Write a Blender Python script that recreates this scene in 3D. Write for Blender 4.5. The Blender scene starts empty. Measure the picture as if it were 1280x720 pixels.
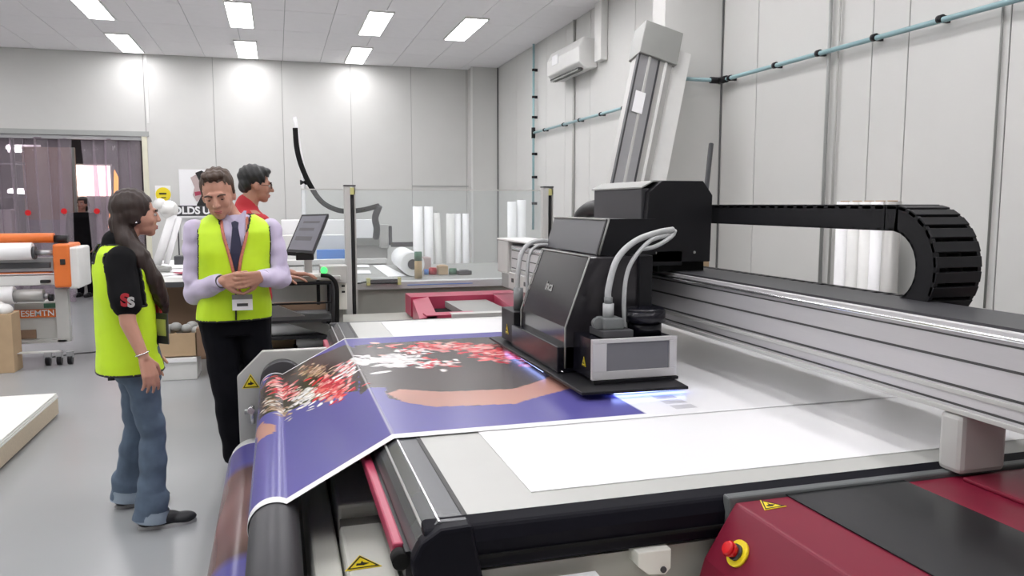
import bpy, bmesh, math, random
import numpy as np
from mathutils import Vector, Matrix, Quaternion

# ---------------------------------------------------------------- camera, world, exposure
scene = bpy.context.scene
COL = scene.collection
FPX, CAMH = 990.0, 1.58
PITCH, YAW = math.atan(104/990), math.radians(16.45)
FW = Vector((math.sin(YAW)*math.cos(PITCH), math.cos(YAW)*math.cos(PITCH), -math.sin(PITCH)))
RT = Vector((math.cos(YAW), -math.sin(YAW), 0)); UP = RT.cross(FW)
cam_d = bpy.data.cameras.new('camera'); cam = bpy.data.objects.new('camera', cam_d); COL.objects.link(cam)
cam_d.sensor_width = 36; cam_d.lens = FPX/1280*36; cam_d.clip_start = .02; cam_d.clip_end = 200
cam.matrix_world = Matrix(((RT.x, UP.x, -FW.x, 0), (RT.y, UP.y, -FW.y, 0), (RT.z, UP.z, -FW.z, CAMH), (0, 0, 0, 1)))
scene.camera = cam
w = bpy.data.worlds.new('world'); scene.world = w; w.use_nodes = True
w.node_tree.nodes['Background'].inputs[0].default_value = (.75, .8, .9, 1)
w.node_tree.nodes['Background'].inputs[1].default_value = .6
scene.view_settings.view_transform = 'Standard'; scene.view_settings.look = 'None'
scene.view_settings.gamma = 1; scene.view_settings.use_curve_mapping = False
scene.view_settings.exposure = 0.45
LAMP = 13.0

def _ray(px, py): return FW*FPX + RT*(px-640) - UP*(py-360)
def at(px, py, Y):
    d = _ray(px, py); return Vector((0, 0, CAMH)) + d*(Y/d.y)
def atz(px, py, z):
    d = _ray(px, py); return Vector((0, 0, CAMH)) + d*((z-CAMH)/d.z)
def atx(px, py, x):
    d = _ray(px, py); return Vector((0, 0, CAMH)) + d*(x/d.x)

# ---------------------------------------------------------------- materials
MATS = {}
def mat(name, c, rough=.5, metal=0, var=.06, scale=8, bump=0, emit=0, trans=0, coat=0, alpha=1, spec=.5, stretch=None):
    if name in MATS: return MATS[name]
    m = bpy.data.materials.new(name); m.use_nodes = True; nt = m.node_tree; b = nt.nodes['Principled BSDF']
    b.inputs['Roughness'].default_value = rough; b.inputs['Metallic'].default_value = metal
    b.inputs['Specular IOR Level'].default_value = spec
    if coat: b.inputs['Coat Weight'].default_value = coat; b.inputs['Coat Roughness'].default_value = .08
    if trans: b.inputs['Transmission Weight'].default_value = trans
    if alpha < 1: b.inputs['Alpha'].default_value = alpha
    if emit:
        b.inputs['Emission Color'].default_value = (*c, 1); b.inputs['Emission Strength'].default_value = emit
    tc = nt.nodes.new('ShaderNodeTexCoord'); n = nt.nodes.new('ShaderNodeTexNoise')
    mp = nt.nodes.new('ShaderNodeMapping'); nt.links.new(tc.outputs['Object'], mp.inputs['Vector']); nt.links.new(mp.outputs[0], n.inputs['Vector'])
    if stretch: mp.inputs['Scale'].default_value = stretch
    n.inputs['Scale'].default_value = scale; n.inputs['Detail'].default_value = 4
    r = nt.nodes.new('ShaderNodeMix'); r.data_type = 'RGBA'
    r.inputs['A'].default_value = (*[max(0, x*(1-var)) for x in c], 1); r.inputs['B'].default_value = (*[min(1, x*(1+var)) for x in c], 1)
    nt.links.new(n.outputs['Fac'], r.inputs['Factor']); nt.links.new(r.outputs['Result'], b.inputs['Base Color'])
    if bump:
        bp = nt.nodes.new('ShaderNodeBump'); bp.inputs['Strength'].default_value = bump; bp.inputs['Distance'].default_value = .004
        nt.links.new(n.outputs['Fac'], bp.inputs['Height']); nt.links.new(bp.outputs[0], b.inputs['Normal'])
    MATS[name] = m; return m

M = lambda n: MATS[n]
mat('wall_paint', (.62, .62, .60), .55, var=.03, scale=3, bump=.05)
mat('wall_joint', (.13, .13, .13), .7)
mat('joint_soft', (.34, .34, .33), .7)
mat('ceiling_tile', (.88, .865, .88), .8, var=.03)
mat('ceiling_grid', (.42, .42, .43), .7)
mat('floor_epoxy', (.30, .31, .315), .26, var=.05, scale=1.1, bump=.02)
mat('lamp_diffuser', (1, .98, 1.0), .5, emit=LAMP)
mat('white_trim', (.75, .75, .73), .4)
mat('grey_trim', (.38, .39, .38), .4)
mat('plastic_white', (.72, .72, .70), .35)
mat('paper', (.87, .87, .88), .5, var=.01)
mat('bed_grey', (.46, .465, .44), .38, var=.03)
mat('cream', (.80, .80, .73), .35, var=.02)
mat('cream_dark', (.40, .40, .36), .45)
mat('black_gloss', (.006, .006, .010), .25, var=.2, spec=.35)
mat('edge_black', (.006, .006, .010), .5, var=.2, spec=.12)
mat('inset_black', (.014, .015, .016), .22, var=.3, scale=3, spec=.3)
mat('gloss_sheet', (.87, .87, .88), .20, var=.01)
mat('black_satin', (.012, .012, .014), .42, var=.2, spec=.25)
mat('black_matte', (.008, .008, .008), .75, spec=.2)
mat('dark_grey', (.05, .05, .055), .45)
mat('carriage_panel', (.026, .024, .027), .14, var=.1, coat=.15)
mat('carriage_top', (.10, .10, .11), .3)
mat('edge_metal', (.085, .09, .095), .27, metal=.35, var=.1, scale=2)
mat('aluminium', (.60, .59, .60), .36, metal=.25, var=.05, scale=20, stretch=(30, .4, 30))
mat('aluminium_side', (.42, .415, .40), .42, metal=.35, var=.05)
mat('bright_metal', (.75, .75, .76), .2, metal=.9)
mat('slot_dark', (.06, .06, .06), .6)
mat('red_paint', (.185, .010, .030), .42, var=.08, spec=.3)
mat('red_light', (.40, .045, .095), .35, var=.08)
mat('red_button', (.65, .01, .015), .25)
mat('yellow', (.85, .68, .02), .4)
mat('door_edge', (.72, .70, .56), .5)
mat('yellow_metal', (.62, .60, .25), .35, metal=.3)
mat('ink_black', (.01, .01, .01), .6)
mat('hose_grey', (.42, .43, .43), .4, var=.15, scale=60)
mat('connector_grey', (.16, .17, .17), .4)
mat('roller_rubber', (.055, .055, .06), .4)
mat('uv_light', (.35, .45, 1.0), .4, emit=3.5)
mat('pipe_teal', (.30, .46, .49), .35)
mat('cardboard', (.46, .33, .20), .8, var=.1)
mat('cardboard_dark', (.22, .14, .09), .85)
mat('wood', (.55, .47, .35), .7, var=.15, scale=10, stretch=(1, 8, 8))
mat('board_white', (.82, .83, .78), .3, var=.02)
mat('orange', (.72, .17, .03), .4)
mat('steel', (.40, .40, .41), .3, metal=.6)
mat('screen', (.15, .15, .17), .2, emit=.0, coat=.4)
mat('led_green', (.05, .9, .12), .4, emit=1.6)
mat('blue_stripe', (.10, .27, .72), .4)
mat('hivis', (.56, .83, .015), .6, var=.06, scale=14, bump=.25, emit=0)
mat('vest_edge', (.02, .022, .02), .7)
mat('mark_grey', (.16, .16, .16), .4)
mat('black_cloth', (.007, .007, .008), .85, spec=.15, var=.3, scale=12, bump=.3)
mat('trouser_black', (.005, .005, .008), .85, spec=.15, var=.3, scale=12, bump=.3)
mat('denim', (.095, .135, .19), .85, var=.3, scale=16, bump=.4)
mat('denim_cuff', (.26, .32, .38), .85, var=.2)
mat('shirt_lilac', (.56, .50, .66), .8, var=.06, scale=14, bump=.35)
mat('skin', (.52, .27, .19), .5, var=.06, scale=20)
mat('skin_dark', (.40, .20, .14), .5, var=.06, scale=20)
mat('lips', (.42, .13, .12), .45)
mat('hair_dark', (.026, .013, .009), .5, var=.4, scale=60, bump=.6, stretch=(1, 1, .12))
mat('hair_brown', (.06, .035, .022), .55, var=.4, scale=60, bump=.6, stretch=(1, 1, .3))
mat('hair_black', (.008, .008, .008), .45, var=.4, scale=60, bump=.5)
mat('eye_white', (.6, .58, .55), .3); mat('eye_dark', (.015, .01, .01), .2)
mat('red_cloth', (.42, .02, .03), .8, bump=.2); mat('maroon_cloth', (.13, .015, .035), .8)
mat('navy_tie', (.015, .015, .05), .5)
mat('lanyard', (.50, .16, .10), .6, var=.4, scale=90)
mat('shoe', (.012, .013, .016), .6)
mat('white_sole', (.4, .4, .4), .6)
mat('partition_brown', (.26, .17, .12), .7)
mat('partition_grey', (.20, .20, .22), .7)
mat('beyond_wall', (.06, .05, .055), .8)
mat('glow_pink', (1.0, .74, .68), .5, emit=2.4)
mat('glow_orange', (1.0, .38, .05), .5, emit=1.8)
mat('green_tape', (.06, .16, .10), .6); mat('kraft', (.42, .30, .15), .7)
mat('pastel_pink', (.5, .40, .39), .6)
mat('rubber_grey', (.11, .12, .12), .5)
mat('mid_grey', (.28, .285, .27), .5)
mat('light_grey', (.5, .5, .48), .45)
mat('test_grey', (.48, .48, .50), .5)

def clear_mat(name, tint, alpha, rough):
    m = bpy.data.materials.new(name); m.use_nodes = True; nt = m.node_tree; nt.nodes.clear()
    o = nt.nodes.new('ShaderNodeOutputMaterial'); t = nt.nodes.new('ShaderNodeBsdfTransparent'); t.inputs[0].default_value = (*tint, 1)
    g = nt.nodes.new('ShaderNodeBsdfPrincipled'); g.inputs['Base Color'].default_value = (*tint, 1); g.inputs['Roughness'].default_value = rough
    mx = nt.nodes.new('ShaderNodeMixShader')
    n = nt.nodes.new('ShaderNodeTexNoise'); n.inputs['Scale'].default_value = 3; tc = nt.nodes.new('ShaderNodeTexCoord')
    nt.links.new(tc.outputs['Object'], n.inputs['Vector'])
    mr = nt.nodes.new('ShaderNodeMapRange'); mr.inputs['To Min'].default_value = alpha*.7; mr.inputs['To Max'].default_value = alpha*1.3
    nt.links.new(n.outputs['Fac'], mr.inputs['Value']); nt.links.new(mr.outputs[0], mx.inputs[0])
    nt.links.new(t.outputs[0], mx.inputs[1]); nt.links.new(g.outputs[0], mx.inputs[2]); nt.links.new(mx.outputs[0], o.inputs[0])
    MATS[name] = m
clear_mat('acrylic', (.93, .95, .95), .07, .08)
clear_mat('pvc_strip', (.84, .78, .83), .15, .10)

# ---------------------------------------------------------------- mesh helpers (all in world coordinates)
def bm_new(): return bmesh.new()
def box(bm, x0, x1, y0, y1, z0, z1, bev=0, mtx=None):
    r = bmesh.ops.create_cube(bm, size=1)
    vs = r['verts']
    for v in vs: v.co = Vector(((x0+x1)/2 + v.co.x*(x1-x0), (y0+y1)/2 + v.co.y*(y1-y0), (z0+z1)/2 + v.co.z*(z1-z0)))
    if bev:
        es = list({e for v in vs for e in v.link_edges})
        rr = bmesh.ops.bevel(bm, geom=es, offset=bev, segments=2, affect='EDGES', profile=.5)
        vs = list({v for f in rr['faces'] for v in f.verts})
    if mtx is not None: bmesh.ops.transform(bm, matrix=mtx, verts=[v for v in vs if v.is_valid])
    return vs
def basis(d):
    d = Vector(d).normalized(); a = Vector((0, 0, 1)) if abs(d.z) < .95 else Vector((1, 0, 0))
    u = d.cross(a).normalized(); return u, u.cross(d).normalized(), d
def cyl(bm, p, q, r, r2=None, seg=20, cap=True):
    r2 = r if r2 is None else r2; p = Vector(p); q = Vector(q); u, v, d = basis(q-p)
    A = [bm.verts.new(p+(u*math.cos(t)+v*math.sin(t))*r) for t in [2*math.pi*i/seg for i in range(seg)]]
    B = [bm.verts.new(q+(u*math.cos(t)+v*math.sin(t))*r2) for t in [2*math.pi*i/seg for i in range(seg)]]
    for i in range(seg):
        f = bm.faces.new((A[i], A[(i+1) % seg], B[(i+1) % seg], B[i])); f.smooth = True
    if cap: bm.faces.new(A[::-1]); bm.faces.new(B)
def tube(bm, pts, r, seg=10, smooth_n=0, flat=None):
    pts = [Vector(p) for p in pts]
    if smooth_n:
        P = [pts[0]]+pts+[pts[-1]]; out = []
        for i in range(1, len(P)-2):
            for k in range(smooth_n):
                t = k/smooth_n; a, b, c, d = P[i-1], P[i], P[i+1], P[i+2]
                out.append(.5*((2*b)+(c-a)*t+(2*a-5*b+4*c-d)*t*t+(3*b-a-3*c+d)*t**3))
        out.append(pts[-1]); pts = out
    rings = []; u = None
    for i, p in enumerate(pts):
        d = (pts[min(i+1, len(pts)-1)]-pts[max(i-1, 0)]).normalized()
        if u is None: u, v, _ = basis(d)
        else:
            u = (u-d*u.dot(d)).normalized(); v = u.cross(d)
        rr = r[i*(len(r)-1)//max(1, len(pts)-1)] if isinstance(r, (list, tuple)) else r
        rings.append([bm.verts.new(p+(u*math.cos(t)*rr+v*math.sin(t)*(rr if flat is None else flat))) for t in [2*math.pi*k/seg for k in range(seg)]])
    for a, b in zip(rings, rings[1:]):
        for i in range(seg):
            f = bm.faces.new((a[i], a[(i+1) % seg], b[(i+1) % seg], b[i])); f.smooth = True
    bm.faces.new(rings[0][::-1]); bm.faces.new(rings[-1])
def poly_prism(bm, pts, off):
    """pts: planar loop of world points, off: extrusion vector"""
    a = [bm.verts.new(Vector(p)) for p in pts]; b = [bm.verts.new(Vector(p)+Vector(off)) for p in pts]
    n = len(pts); bm.faces.new(a); bm.faces.new(b[::-1])
    for i in range(n): bm.faces.new((a[(i+1) % n], a[i], b[i], b[(i+1) % n]))
def ellipsoid(bm, c, r, R=None, seg=20):
    g = bmesh.ops.create_uvsphere(bm, u_segments=seg, v_segments=seg//2+2, radius=1)
    for v in g['verts']:
        p = Vector((v.co.x*r[0], v.co.y*r[1], v.co.z*r[2]))
        if R is not None: p = R @ p
        v.co = Vector(c)+p
        for f in v.link_faces: f.smooth = True

BASE = {}
def thing(name, label, cat, loc=(0, 0, 0), group=None):
    o = bpy.data.objects.new(name, None); COL.objects.link(o); o.location = loc; o.empty_display_size = .1
    o['label'] = label; o['category'] = cat
    if group: o['group'] = group
    BASE[o] = Vector(loc); return o
def link(name, bm, m, parent=None, label=None, kind=None, bevel=0, recalc=True):
    if recalc: bmesh.ops.recalc_face_normals(bm, faces=bm.faces[:])
    base = BASE[parent] if parent is not None else Vector((0, 0, 0))
    me = bpy.data.meshes.new(name)
    if base.length: bmesh.ops.translate(bm, vec=-base, verts=bm.verts[:])
    bm.to_mesh(me); bm.free()
    o = bpy.data.objects.new(name, me); COL.objects.link(o)
    if m is not None: me.materials.append(M(m) if isinstance(m, str) else m)
    if parent is not None: o.parent = parent
    BASE[o] = base
    if label: o['label'] = label
    if kind: o['kind'] = kind
    if bevel:
        md = o.modifiers.new('b', 'BEVEL'); md.width = bevel; md.segments = 2; md.limit_method = 'ANGLE'
    return o
def solo(o, label, cat, group=None):
    o['label'] = label; o['category'] = cat
    if group: o['group'] = group
    # put the origin at the thing's base
    me = o.data; n = len(me.vertices); a = np.empty(n*3); me.vertices.foreach_get('co', a); a = a.reshape(-1, 3)
    c = np.array([(a[:, 0].min()+a[:, 0].max())/2, (a[:, 1].min()+a[:, 1].max())/2, a[:, 2].min()])
    me.vertices.foreach_set('co', (a-c).ravel()); o.location = o.location + Vector(c); BASE[o] = Vector(o.location); return o
def dup(root, offset, label=None, group=None, rot=None):
    r = root.copy(); COL.objects.link(r); r.location = root.location+Vector(offset)
    if label: r['label'] = label
    if group: r['group'] = group
    for ch in [c for c in bpy.data.objects if c.parent == root]:
        c = ch.copy(); COL.objects.link(c); c.parent = r
        for g in [k for k in bpy.data.objects if k.parent == ch]:
            d = g.copy(); COL.objects.link(d); d.parent = c
    return r
def bx(name, m, x0, x1, y0, y1, z0, z1, parent=None, bev=0, **k):
    bm = bm_new(); box(bm, x0, x1, y0, y1, z0, z1, bev); return link(name, bm, m, parent, **k)
def cy(name, m, p, q, r, parent=None, r2=None, seg=20, **k):
    bm = bm_new(); cyl(bm, p, q, r, r2, seg); return link(name, bm, m, parent, **k)
def tb(name, m, pts, r, parent=None, seg=10, n=0, flat=None, **k):
    bm = bm_new(); tube(bm, pts, r, seg, n, flat); return link(name, bm, m, parent, **k)
def pp(name, m, pts, off, parent=None, **k):
    bm = bm_new(); poly_prism(bm, pts, off); return link(name, bm, m, parent, **k)
def text_mesh(name, s, size, m, parent, origin, xdir, updir, depth=.001, bold=.0, **k):
    cu = bpy.data.curves.new('t', 'FONT'); cu.body = s; cu.size = size; cu.extrude = depth; cu.align_x = 'CENTER'; cu.align_y = 'CENTER'; cu.offset = bold
    to = bpy.data.objects.new('t', cu); COL.objects.link(to); bpy.context.view_layer.update()
    me = bpy.data.meshes.new_from_object(to.evaluated_get(bpy.context.evaluated_depsgraph_get()))
    bpy.data.objects.remove(to)
    bm = bm_new(); bm.from_mesh(me); bpy.data.meshes.remove(me)
    X = Vector(xdir).normalized(); U = Vector(updir); U = (U-X*U.dot(X)).normalized(); N = X.cross(U)
    Mx = Matrix(((X.x, U.x, N.x, origin[0]), (X.y, U.y, N.y, origin[1]), (X.z, U.z, N.z, origin[2]), (0, 0, 0, 1)))
    bmesh.ops.transform(bm, matrix=Mx, verts=bm.verts[:])
    return link(name, bm, m, parent, **k)
def warning(parent, c, xdir, updir, s):
    """yellow triangle with a black rim and a black hand-and-arrow mark"""
    c = Vector(c); X = Vector(xdir).normalized(); U = Vector(updir); U = (U-X*U.dot(X)).normalized(); N = X.cross(U)
    f = lambda x, y, h: c+X*x*s+U*y*s+N*h
    tri = lambda k, h: [f(-.55*k, -.35*k, h), f(.55*k, -.35*k, h), f(0, .60*k, h)]
    bm = bm_new(); poly_prism(bm, tri(1.12, 0.0), N*.0012); 
    a = link('warning_label', bm, 'yellow', parent, label='yellow triangular warning sticker')
    par3 = parent if parent.parent is not None else a
    bm = bm_new()
    o = tri(.98, .0016); i = tri(.80, .0016)
    for k in range(3):
        j = (k+1) % 3; poly_prism(bm, [o[k], o[j], i[j], i[k]], N*.0006)
    poly_prism(bm, [f(-.22, -.12, .0016), f(.05, -.16, .0016), f(.05, -.02, .0016), f(-.18, .02, .0016)], N*.0006)
    poly_prism(bm, [f(.05, -.14, .0016), f(.25, -.05, .0016), f(.02, .06, .0016)], N*.0006)
    poly_prism(bm, [f(-.05, .0, .0016), f(.06, -.03, .0016), f(.02, .2, .0016)], N*.0006)
    link('warning_print', bm, 'ink_black', par3)
    return a
# ---------------------------------------------------------------- the room
XW, YW, ZC = 3.84, 14.2, 4.0
XL, YN = -6.6, -2.6
bx('floor', 'floor_epoxy', XL-.1, XW+.1, YN-.1, 21.2, -.1, 0, kind='structure')
ceil = bx('ceiling', 'ceiling_grid', XL-.1, XW+.1, YN-.1, YW+.1, ZC, ZC+.1, kind='structure')
tm = None
nx, ny = 17, 14
for i in range(nx):
    for j in range(ny):
        x1 = XW-.02-i*.61; y1 = YW-.02-j*1.2
        if tm is None:
            t = bx('ceiling_tile', 'ceiling_tile', x1-.602, x1, y1-1.191, y1, ZC-.010, ZC, ceil); tm = t.data
            x00, y00 = x1, y1
        else:
            t = bpy.data.objects.new('ceiling_tile', tm); COL.objects.link(t); t.parent = ceil
            t.location = (x1-x00, y1-y00, 0)
def wall_y(name, x0, x1, y, z0, z1, joints, sgn=-1, th=.1, parent=None, m='wall_paint'):
    wl = bx(name, 'joint_soft', x0, x1, y, y+th*(-sgn), z0, z1, kind='structure') if parent is None else parent
    js = [x0]+joints+[x1]
    for a, b in zip(js, js[1:]):
        bx('wall_panel', m, a+.004, b-.004, y+sgn*.008, y, z0, z1, wl, bev=.002)
    return wl
wb = wall_y('wall_back', -2.0, XW, YW, 0, ZC, [-.95, .14, 1.28, 2.33, 3.33])
wall_y('w', XL, -2.0, YW, 2.70, ZC, [-4.3], parent=wb)
bx('wall_panel', 'wall_joint', XL, -2.0, YW, YW+.1, 2.70, ZC, wb)
# right wall (panels along y)
wr = bx('wall_right', 'wall_joint', XW, XW+.1, YN, YW+.1, 0, ZC, kind='structure')
js = [YN, -1.4, -.2, 1.0, 2.2, 3.46, 4.19, 4.51, 5.84, 6.37, 8.2, 9.5, 10.4, 11.2, 12.7, YW]
for a, b in zip(js, js[1:]):
    bx('wall_panel', 'wall_paint', XW-.008, XW, a+.004, b-.004, 0, ZC, wr, bev=.002)
bx('wall_left', 'wall_paint', XL-.1, XL, YN, 21.2, 0, ZC, kind='structure')
bx('wall_front', 'wall_paint', XL, XW, YN-.1, YN, 0, ZC, kind='structure')
# boxed columns standing proud of the right wall
t1 = bx('trim_1', 'wall_paint', 3.26, XW-.012, 6.38, 6.62, 0, ZC, bev=.004, kind='structure')
bx('corner_strip', 'wall_joint', XW-.022, XW-.012, 6.366, 6.38, 0, ZC, t1)
t2 = bx('trim_2', 'wall_paint', 3.36, XW-.012, YW-.36, YW-.012, 0, ZC, bev=.004, kind='structure')
bx('corner_strip', 'white_trim', 3.33, 3.362, YW-.375, YW-.355, 0, ZC, t2)
bx('joint_strip', 'wall_joint', XW-.03, XW-.012, YW-.385, YW-.362, 0, ZC, t2)
bx('trim_3', 'grey_trim', XL, -1.96, YW-.03, YW-.01, 2.68, 2.76, kind='structure')
bx('trim_4', 'door_edge', -2.07, -1.99, YW-.028, YW+.12, 0, 2.68, kind='structure', label='pale yellow edge frame of the curtain doorway')
bx('trim_5', 'white_trim', -1.975, -1.94, YW-.02, YW-.008, 2.9, ZC-.02, kind='structure')
bx('trim_6', 'grey_trim', 2.33, XW-.02, YW-.02, YW-.008, 1.905, 1.925, kind='structure')
# room beyond the curtain
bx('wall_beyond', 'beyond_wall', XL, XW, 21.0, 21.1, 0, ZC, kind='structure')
bx('wall_side', 'wall_paint', -1.2, -1.1, YW+.1, 21.0, 0, ZC, kind='structure')
bx('ceiling_beyond', 'ceiling_tile', XL, -1.2, YW+.1, 21.0, ZC-.1, ZC, kind='structure')

# ceiling lights
def light(cx, cy, label, group=None):
    t = thing('ceiling_light', label, 'light', (cx, cy, ZC-.032), group)
    bm = bm_new()
    for a in ((-.165, -.145, -.71, .71), (.145, .165, -.71, .71), (-.145, .145, -.71, -.69), (-.145, .145, .69, .71)):
        box(bm, cx+a[0], cx+a[1], cy+a[2], cy+a[3], ZC-.032, ZC-.011)
    link('frame', bm, 'white_trim', t)
    bx('diffuser', 'lamp_diffuser', cx-.145, cx+.145, cy-.69, cy+.69, ZC-.026, ZC-.016, t)
    return t
LX = [-2.10, -.38, 1.33]
RY = [13.3, 10.95]
L0 = light(LX[0], 13.3, 'far ceiling light nearest the strip curtain, in the row by the back wall')
dup(L0, (1.72, 0, 0), 'far middle ceiling light, centred in the row by the back wall')
dup(L0, (3.43, 0, 0), 'far ceiling light on the right of the row by the back wall')
dup(L0, (.0, -2.35, 0), 'ceiling light cut off at the top left corner, over the woman')
dup(L0, (1.72, -2.35, 0), 'near middle ceiling light at the top edge, above the man in the tie')
dup(L0, (3.43, -2.35, 0), 'near ceiling light right of the middle, above the white pole')
dup(L0, (4.66, -2.35, 0), 'ceiling light nearest the right wall and its air conditioner')
for yy in (8.4, 5.8, 3.2, .6):
    for xx in (-5.3, -3.8, -2.1, -.38, 1.33, 2.6):
        dup(L0, (xx-LX[0], yy-13.3, 0), 'white recessed ceiling light out of view nearer the camera', 'ceiling lights out of view')
for yy in (13.3, 10.95):
    dup(L0, (-5.3-LX[0], yy-13.3, 0), 'white recessed ceiling light out of view nearer the camera', 'ceiling lights out of view')
for (pa_, pb_, lab) in (((8, 184), (50, 193), 'bright tube lamp seen through the strip curtain, upper of two'), ((10, 239), (54, 243), 'glowing tube standing in for a reflection at the strip curtain, lower of two')):  # upper tube is a lamp; the lower glowing tube stands in for a reflection
    a_, b_ = at(*pa_, 17.6), at(*pb_, 17.6); t = thing('lit_tube', lab, 'light', tuple((a_+b_)/2))
    tb('tube', 'lamp_diffuser', [a_, b_], .03, t); bx('tube_housing', 'white_trim', a_.x, b_.x, 17.64, 17.7, min(a_.z, b_.z)+.03, max(a_.z, b_.z)+.06, t)
    tb('hanger', 'mid_grey', [(a_.x+.1, 17.67, b_.z), (a_.x+.1, 17.67, ZC-.1)], .008, t); tb('hanger', 'mid_grey', [(b_.x-.1, 17.67, b_.z), (b_.x-.1, 17.67, ZC-.1)], .008, t)

dup(L0, (-2.6-LX[0], 19.0-13.3, -.1), 'added unseen light brightening the far aisle beyond the curtain, hidden above the opening')  # these unseen lamps are added to brighten the room beyond the curtain
dup(L0, (-4.5-LX[0], 16.0-13.3, -.1), 'added unseen light brightening the brown partition beyond the curtain, hidden above the opening')
dup(L0, (-2.6-LX[0], 16.0-13.3, -.1), 'added unseen light brightening the distant person beyond the curtain')
# air conditioner
ac = thing('air_conditioner', 'white wall-mounted split air conditioner high on the right wall', 'air conditioner', (3.7, 10.0, 3.2))
ya, yb = 9.25, 10.45
pp('casing', 'plastic_white', [(XW-.012, ya, 3.26), (XW-.012, ya, 3.60), (3.64, ya, 3.62), (3.58, ya, 3.50), (3.58, ya, 3.32), (3.68, ya, 3.24)], (0, yb-ya, 0), ac, bevel=.015)
bx('air_outlet', 'slot_dark', 3.595, 3.70, ya+.08, yb-.1, 3.245, 3.262, ac)
for k in range(3): bx('louvre', 'mid_grey', 3.60+k*.03, 3.606+k*.03, ya+.08, yb-.1, 3.225, 3.25, ac)
bx('status_panel', 'paper', 3.573, 3.581, 10.0, 10.22, 3.42, 3.54, ac)
o = bx('cable_trunking', 'white_trim', XW-.1, XW-.012, 8.95, 9.15, 3.30, ZC-.012, bev=.005); solo(o, 'white vertical trunking on the right wall beside the air conditioner', 'trunking')
# compressed-air pipe
PX = XW-.07
def clamp(t, p, axis='y'):
    bm = bm_new()
    if axis == 'y': cyl(bm, (p[0], p[1]-.018, p[2]), (p[0], p[1]+.018, p[2]), .024); box(bm, p[0], XW-.01, p[1]-.012, p[1]+.012, p[2]-.02, p[2]+.02)
    elif axis == 'x': cyl(bm, (p[0]-.018, p[1], p[2]), (p[0]+.018, p[1], p[2]), .024); box(bm, p[0]-.012, p[0]+.012, p[1], 6.375, p[2]-.02, p[2]+.02)
    else: cyl(bm, (p[0], p[1], p[2]-.018), (p[0], p[1], p[2]+.018), .024); box(bm, p[0], XW-.01, p[1]-.012, p[1]+.012, p[2]-.02, p[2]+.02)
    link('pipe_clamp', bm, 'black_satin', t)
ap = thing('air_pipe', 'long pale blue-green air pipe running along the right wall on black clamps', 'pipe', (PX, 4, 2.66))
ZP = 2.665
tb('pipe', 'pipe_teal', [(PX, .5, ZP-.02), (PX, 6.28, ZP), (PX-.02, 6.30, ZP), (3.36, 6.30, ZP)], .017, ap)
for yv in (6.15, 5.50, 4.98, 4.42, 3.88, 3.2, 2.6): clamp(ap, (PX, yv, ZP))
bm = bm_new(); cyl(bm, (PX, 6.2, ZP), (PX, 6.32, ZP), .03); cyl(bm, (PX-.1, 6.30, ZP), (PX+.0, 6.30, ZP), .028); link('pipe_elbow', bm, 'black_satin', ap)
cy('pipe_end_cap', 'black_satin', (3.30, 6.30, ZP), (3.37, 6.30, ZP), .032, ap)
a2 = thing('air_pipe', 'thin blue-grey air pipe on the far right wall with a vertical drop near the corner', 'pipe', (PX, 10, 2.6))
tb('pipe', 'pipe_teal', [(PX, 6.7, ZP), (PX, 11.6, ZP)], .017, a2)
tb('drop_pipe', 'pipe_teal', [(PX, 11.62, ZC-.02), (PX, 11.62, 1.2)], .018, a2)
for yv in (11.1, 10.3, 9.7, 9.0, 8.35, 7.5): clamp(a2, (PX, yv, ZP))
for zv in (3.6, 3.2, 2.9, 2.35, 2.0, 1.6): clamp(a2, (PX, 11.62, zv), 'z')
cy('pipe_tee', 'black_satin', (PX, 11.62, ZP-.08), (PX, 11.62, ZP+.08), .03, a2)
cd = thing('conduit', 'pair of grey vertical conduits on the near right wall', 'conduit', (XW-.03, 4.86, 0))
cy('conduit_tube', 'grey_trim', (XW-.035, 4.91, .9), (XW-.035, 4.91, ZC-.012), .013, cd)
cy('conduit_tube', 'light_grey', (XW-.03, 4.82, .9), (XW-.03, 4.82, ZC-.012), .009, cd)
o = tb('conduit', 'mid_grey', [(XW-.025, 3.50, 1.0), (XW-.025, 3.50, ZC-.012)], .007); solo(o, 'thin grey vertical conduit on the right wall nearest the camera', 'conduit')
o = tb('conduit', 'light_grey', [(XW-.03, 10.02, .9), (XW-.03, 10.02, ZC-.012)], .018); solo(o, 'pale vertical conduit below the air conditioner on the right wall', 'conduit')
# ---------------------------------------------------------------- the flatbed printer
pr = thing('flatbed_printer', 'large flatbed printer with pale grey bed, aluminium gantry beam and dark red side housings', 'printer', (1.6, 3.3, 0))
ZB = .85
YF, YBK = 1.76, 4.97      # near and far edge of the grey bed plate
bx('bed_plate', 'bed_grey', .41, 2.95, YF, YBK, ZB-.02, ZB, pr)
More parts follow.
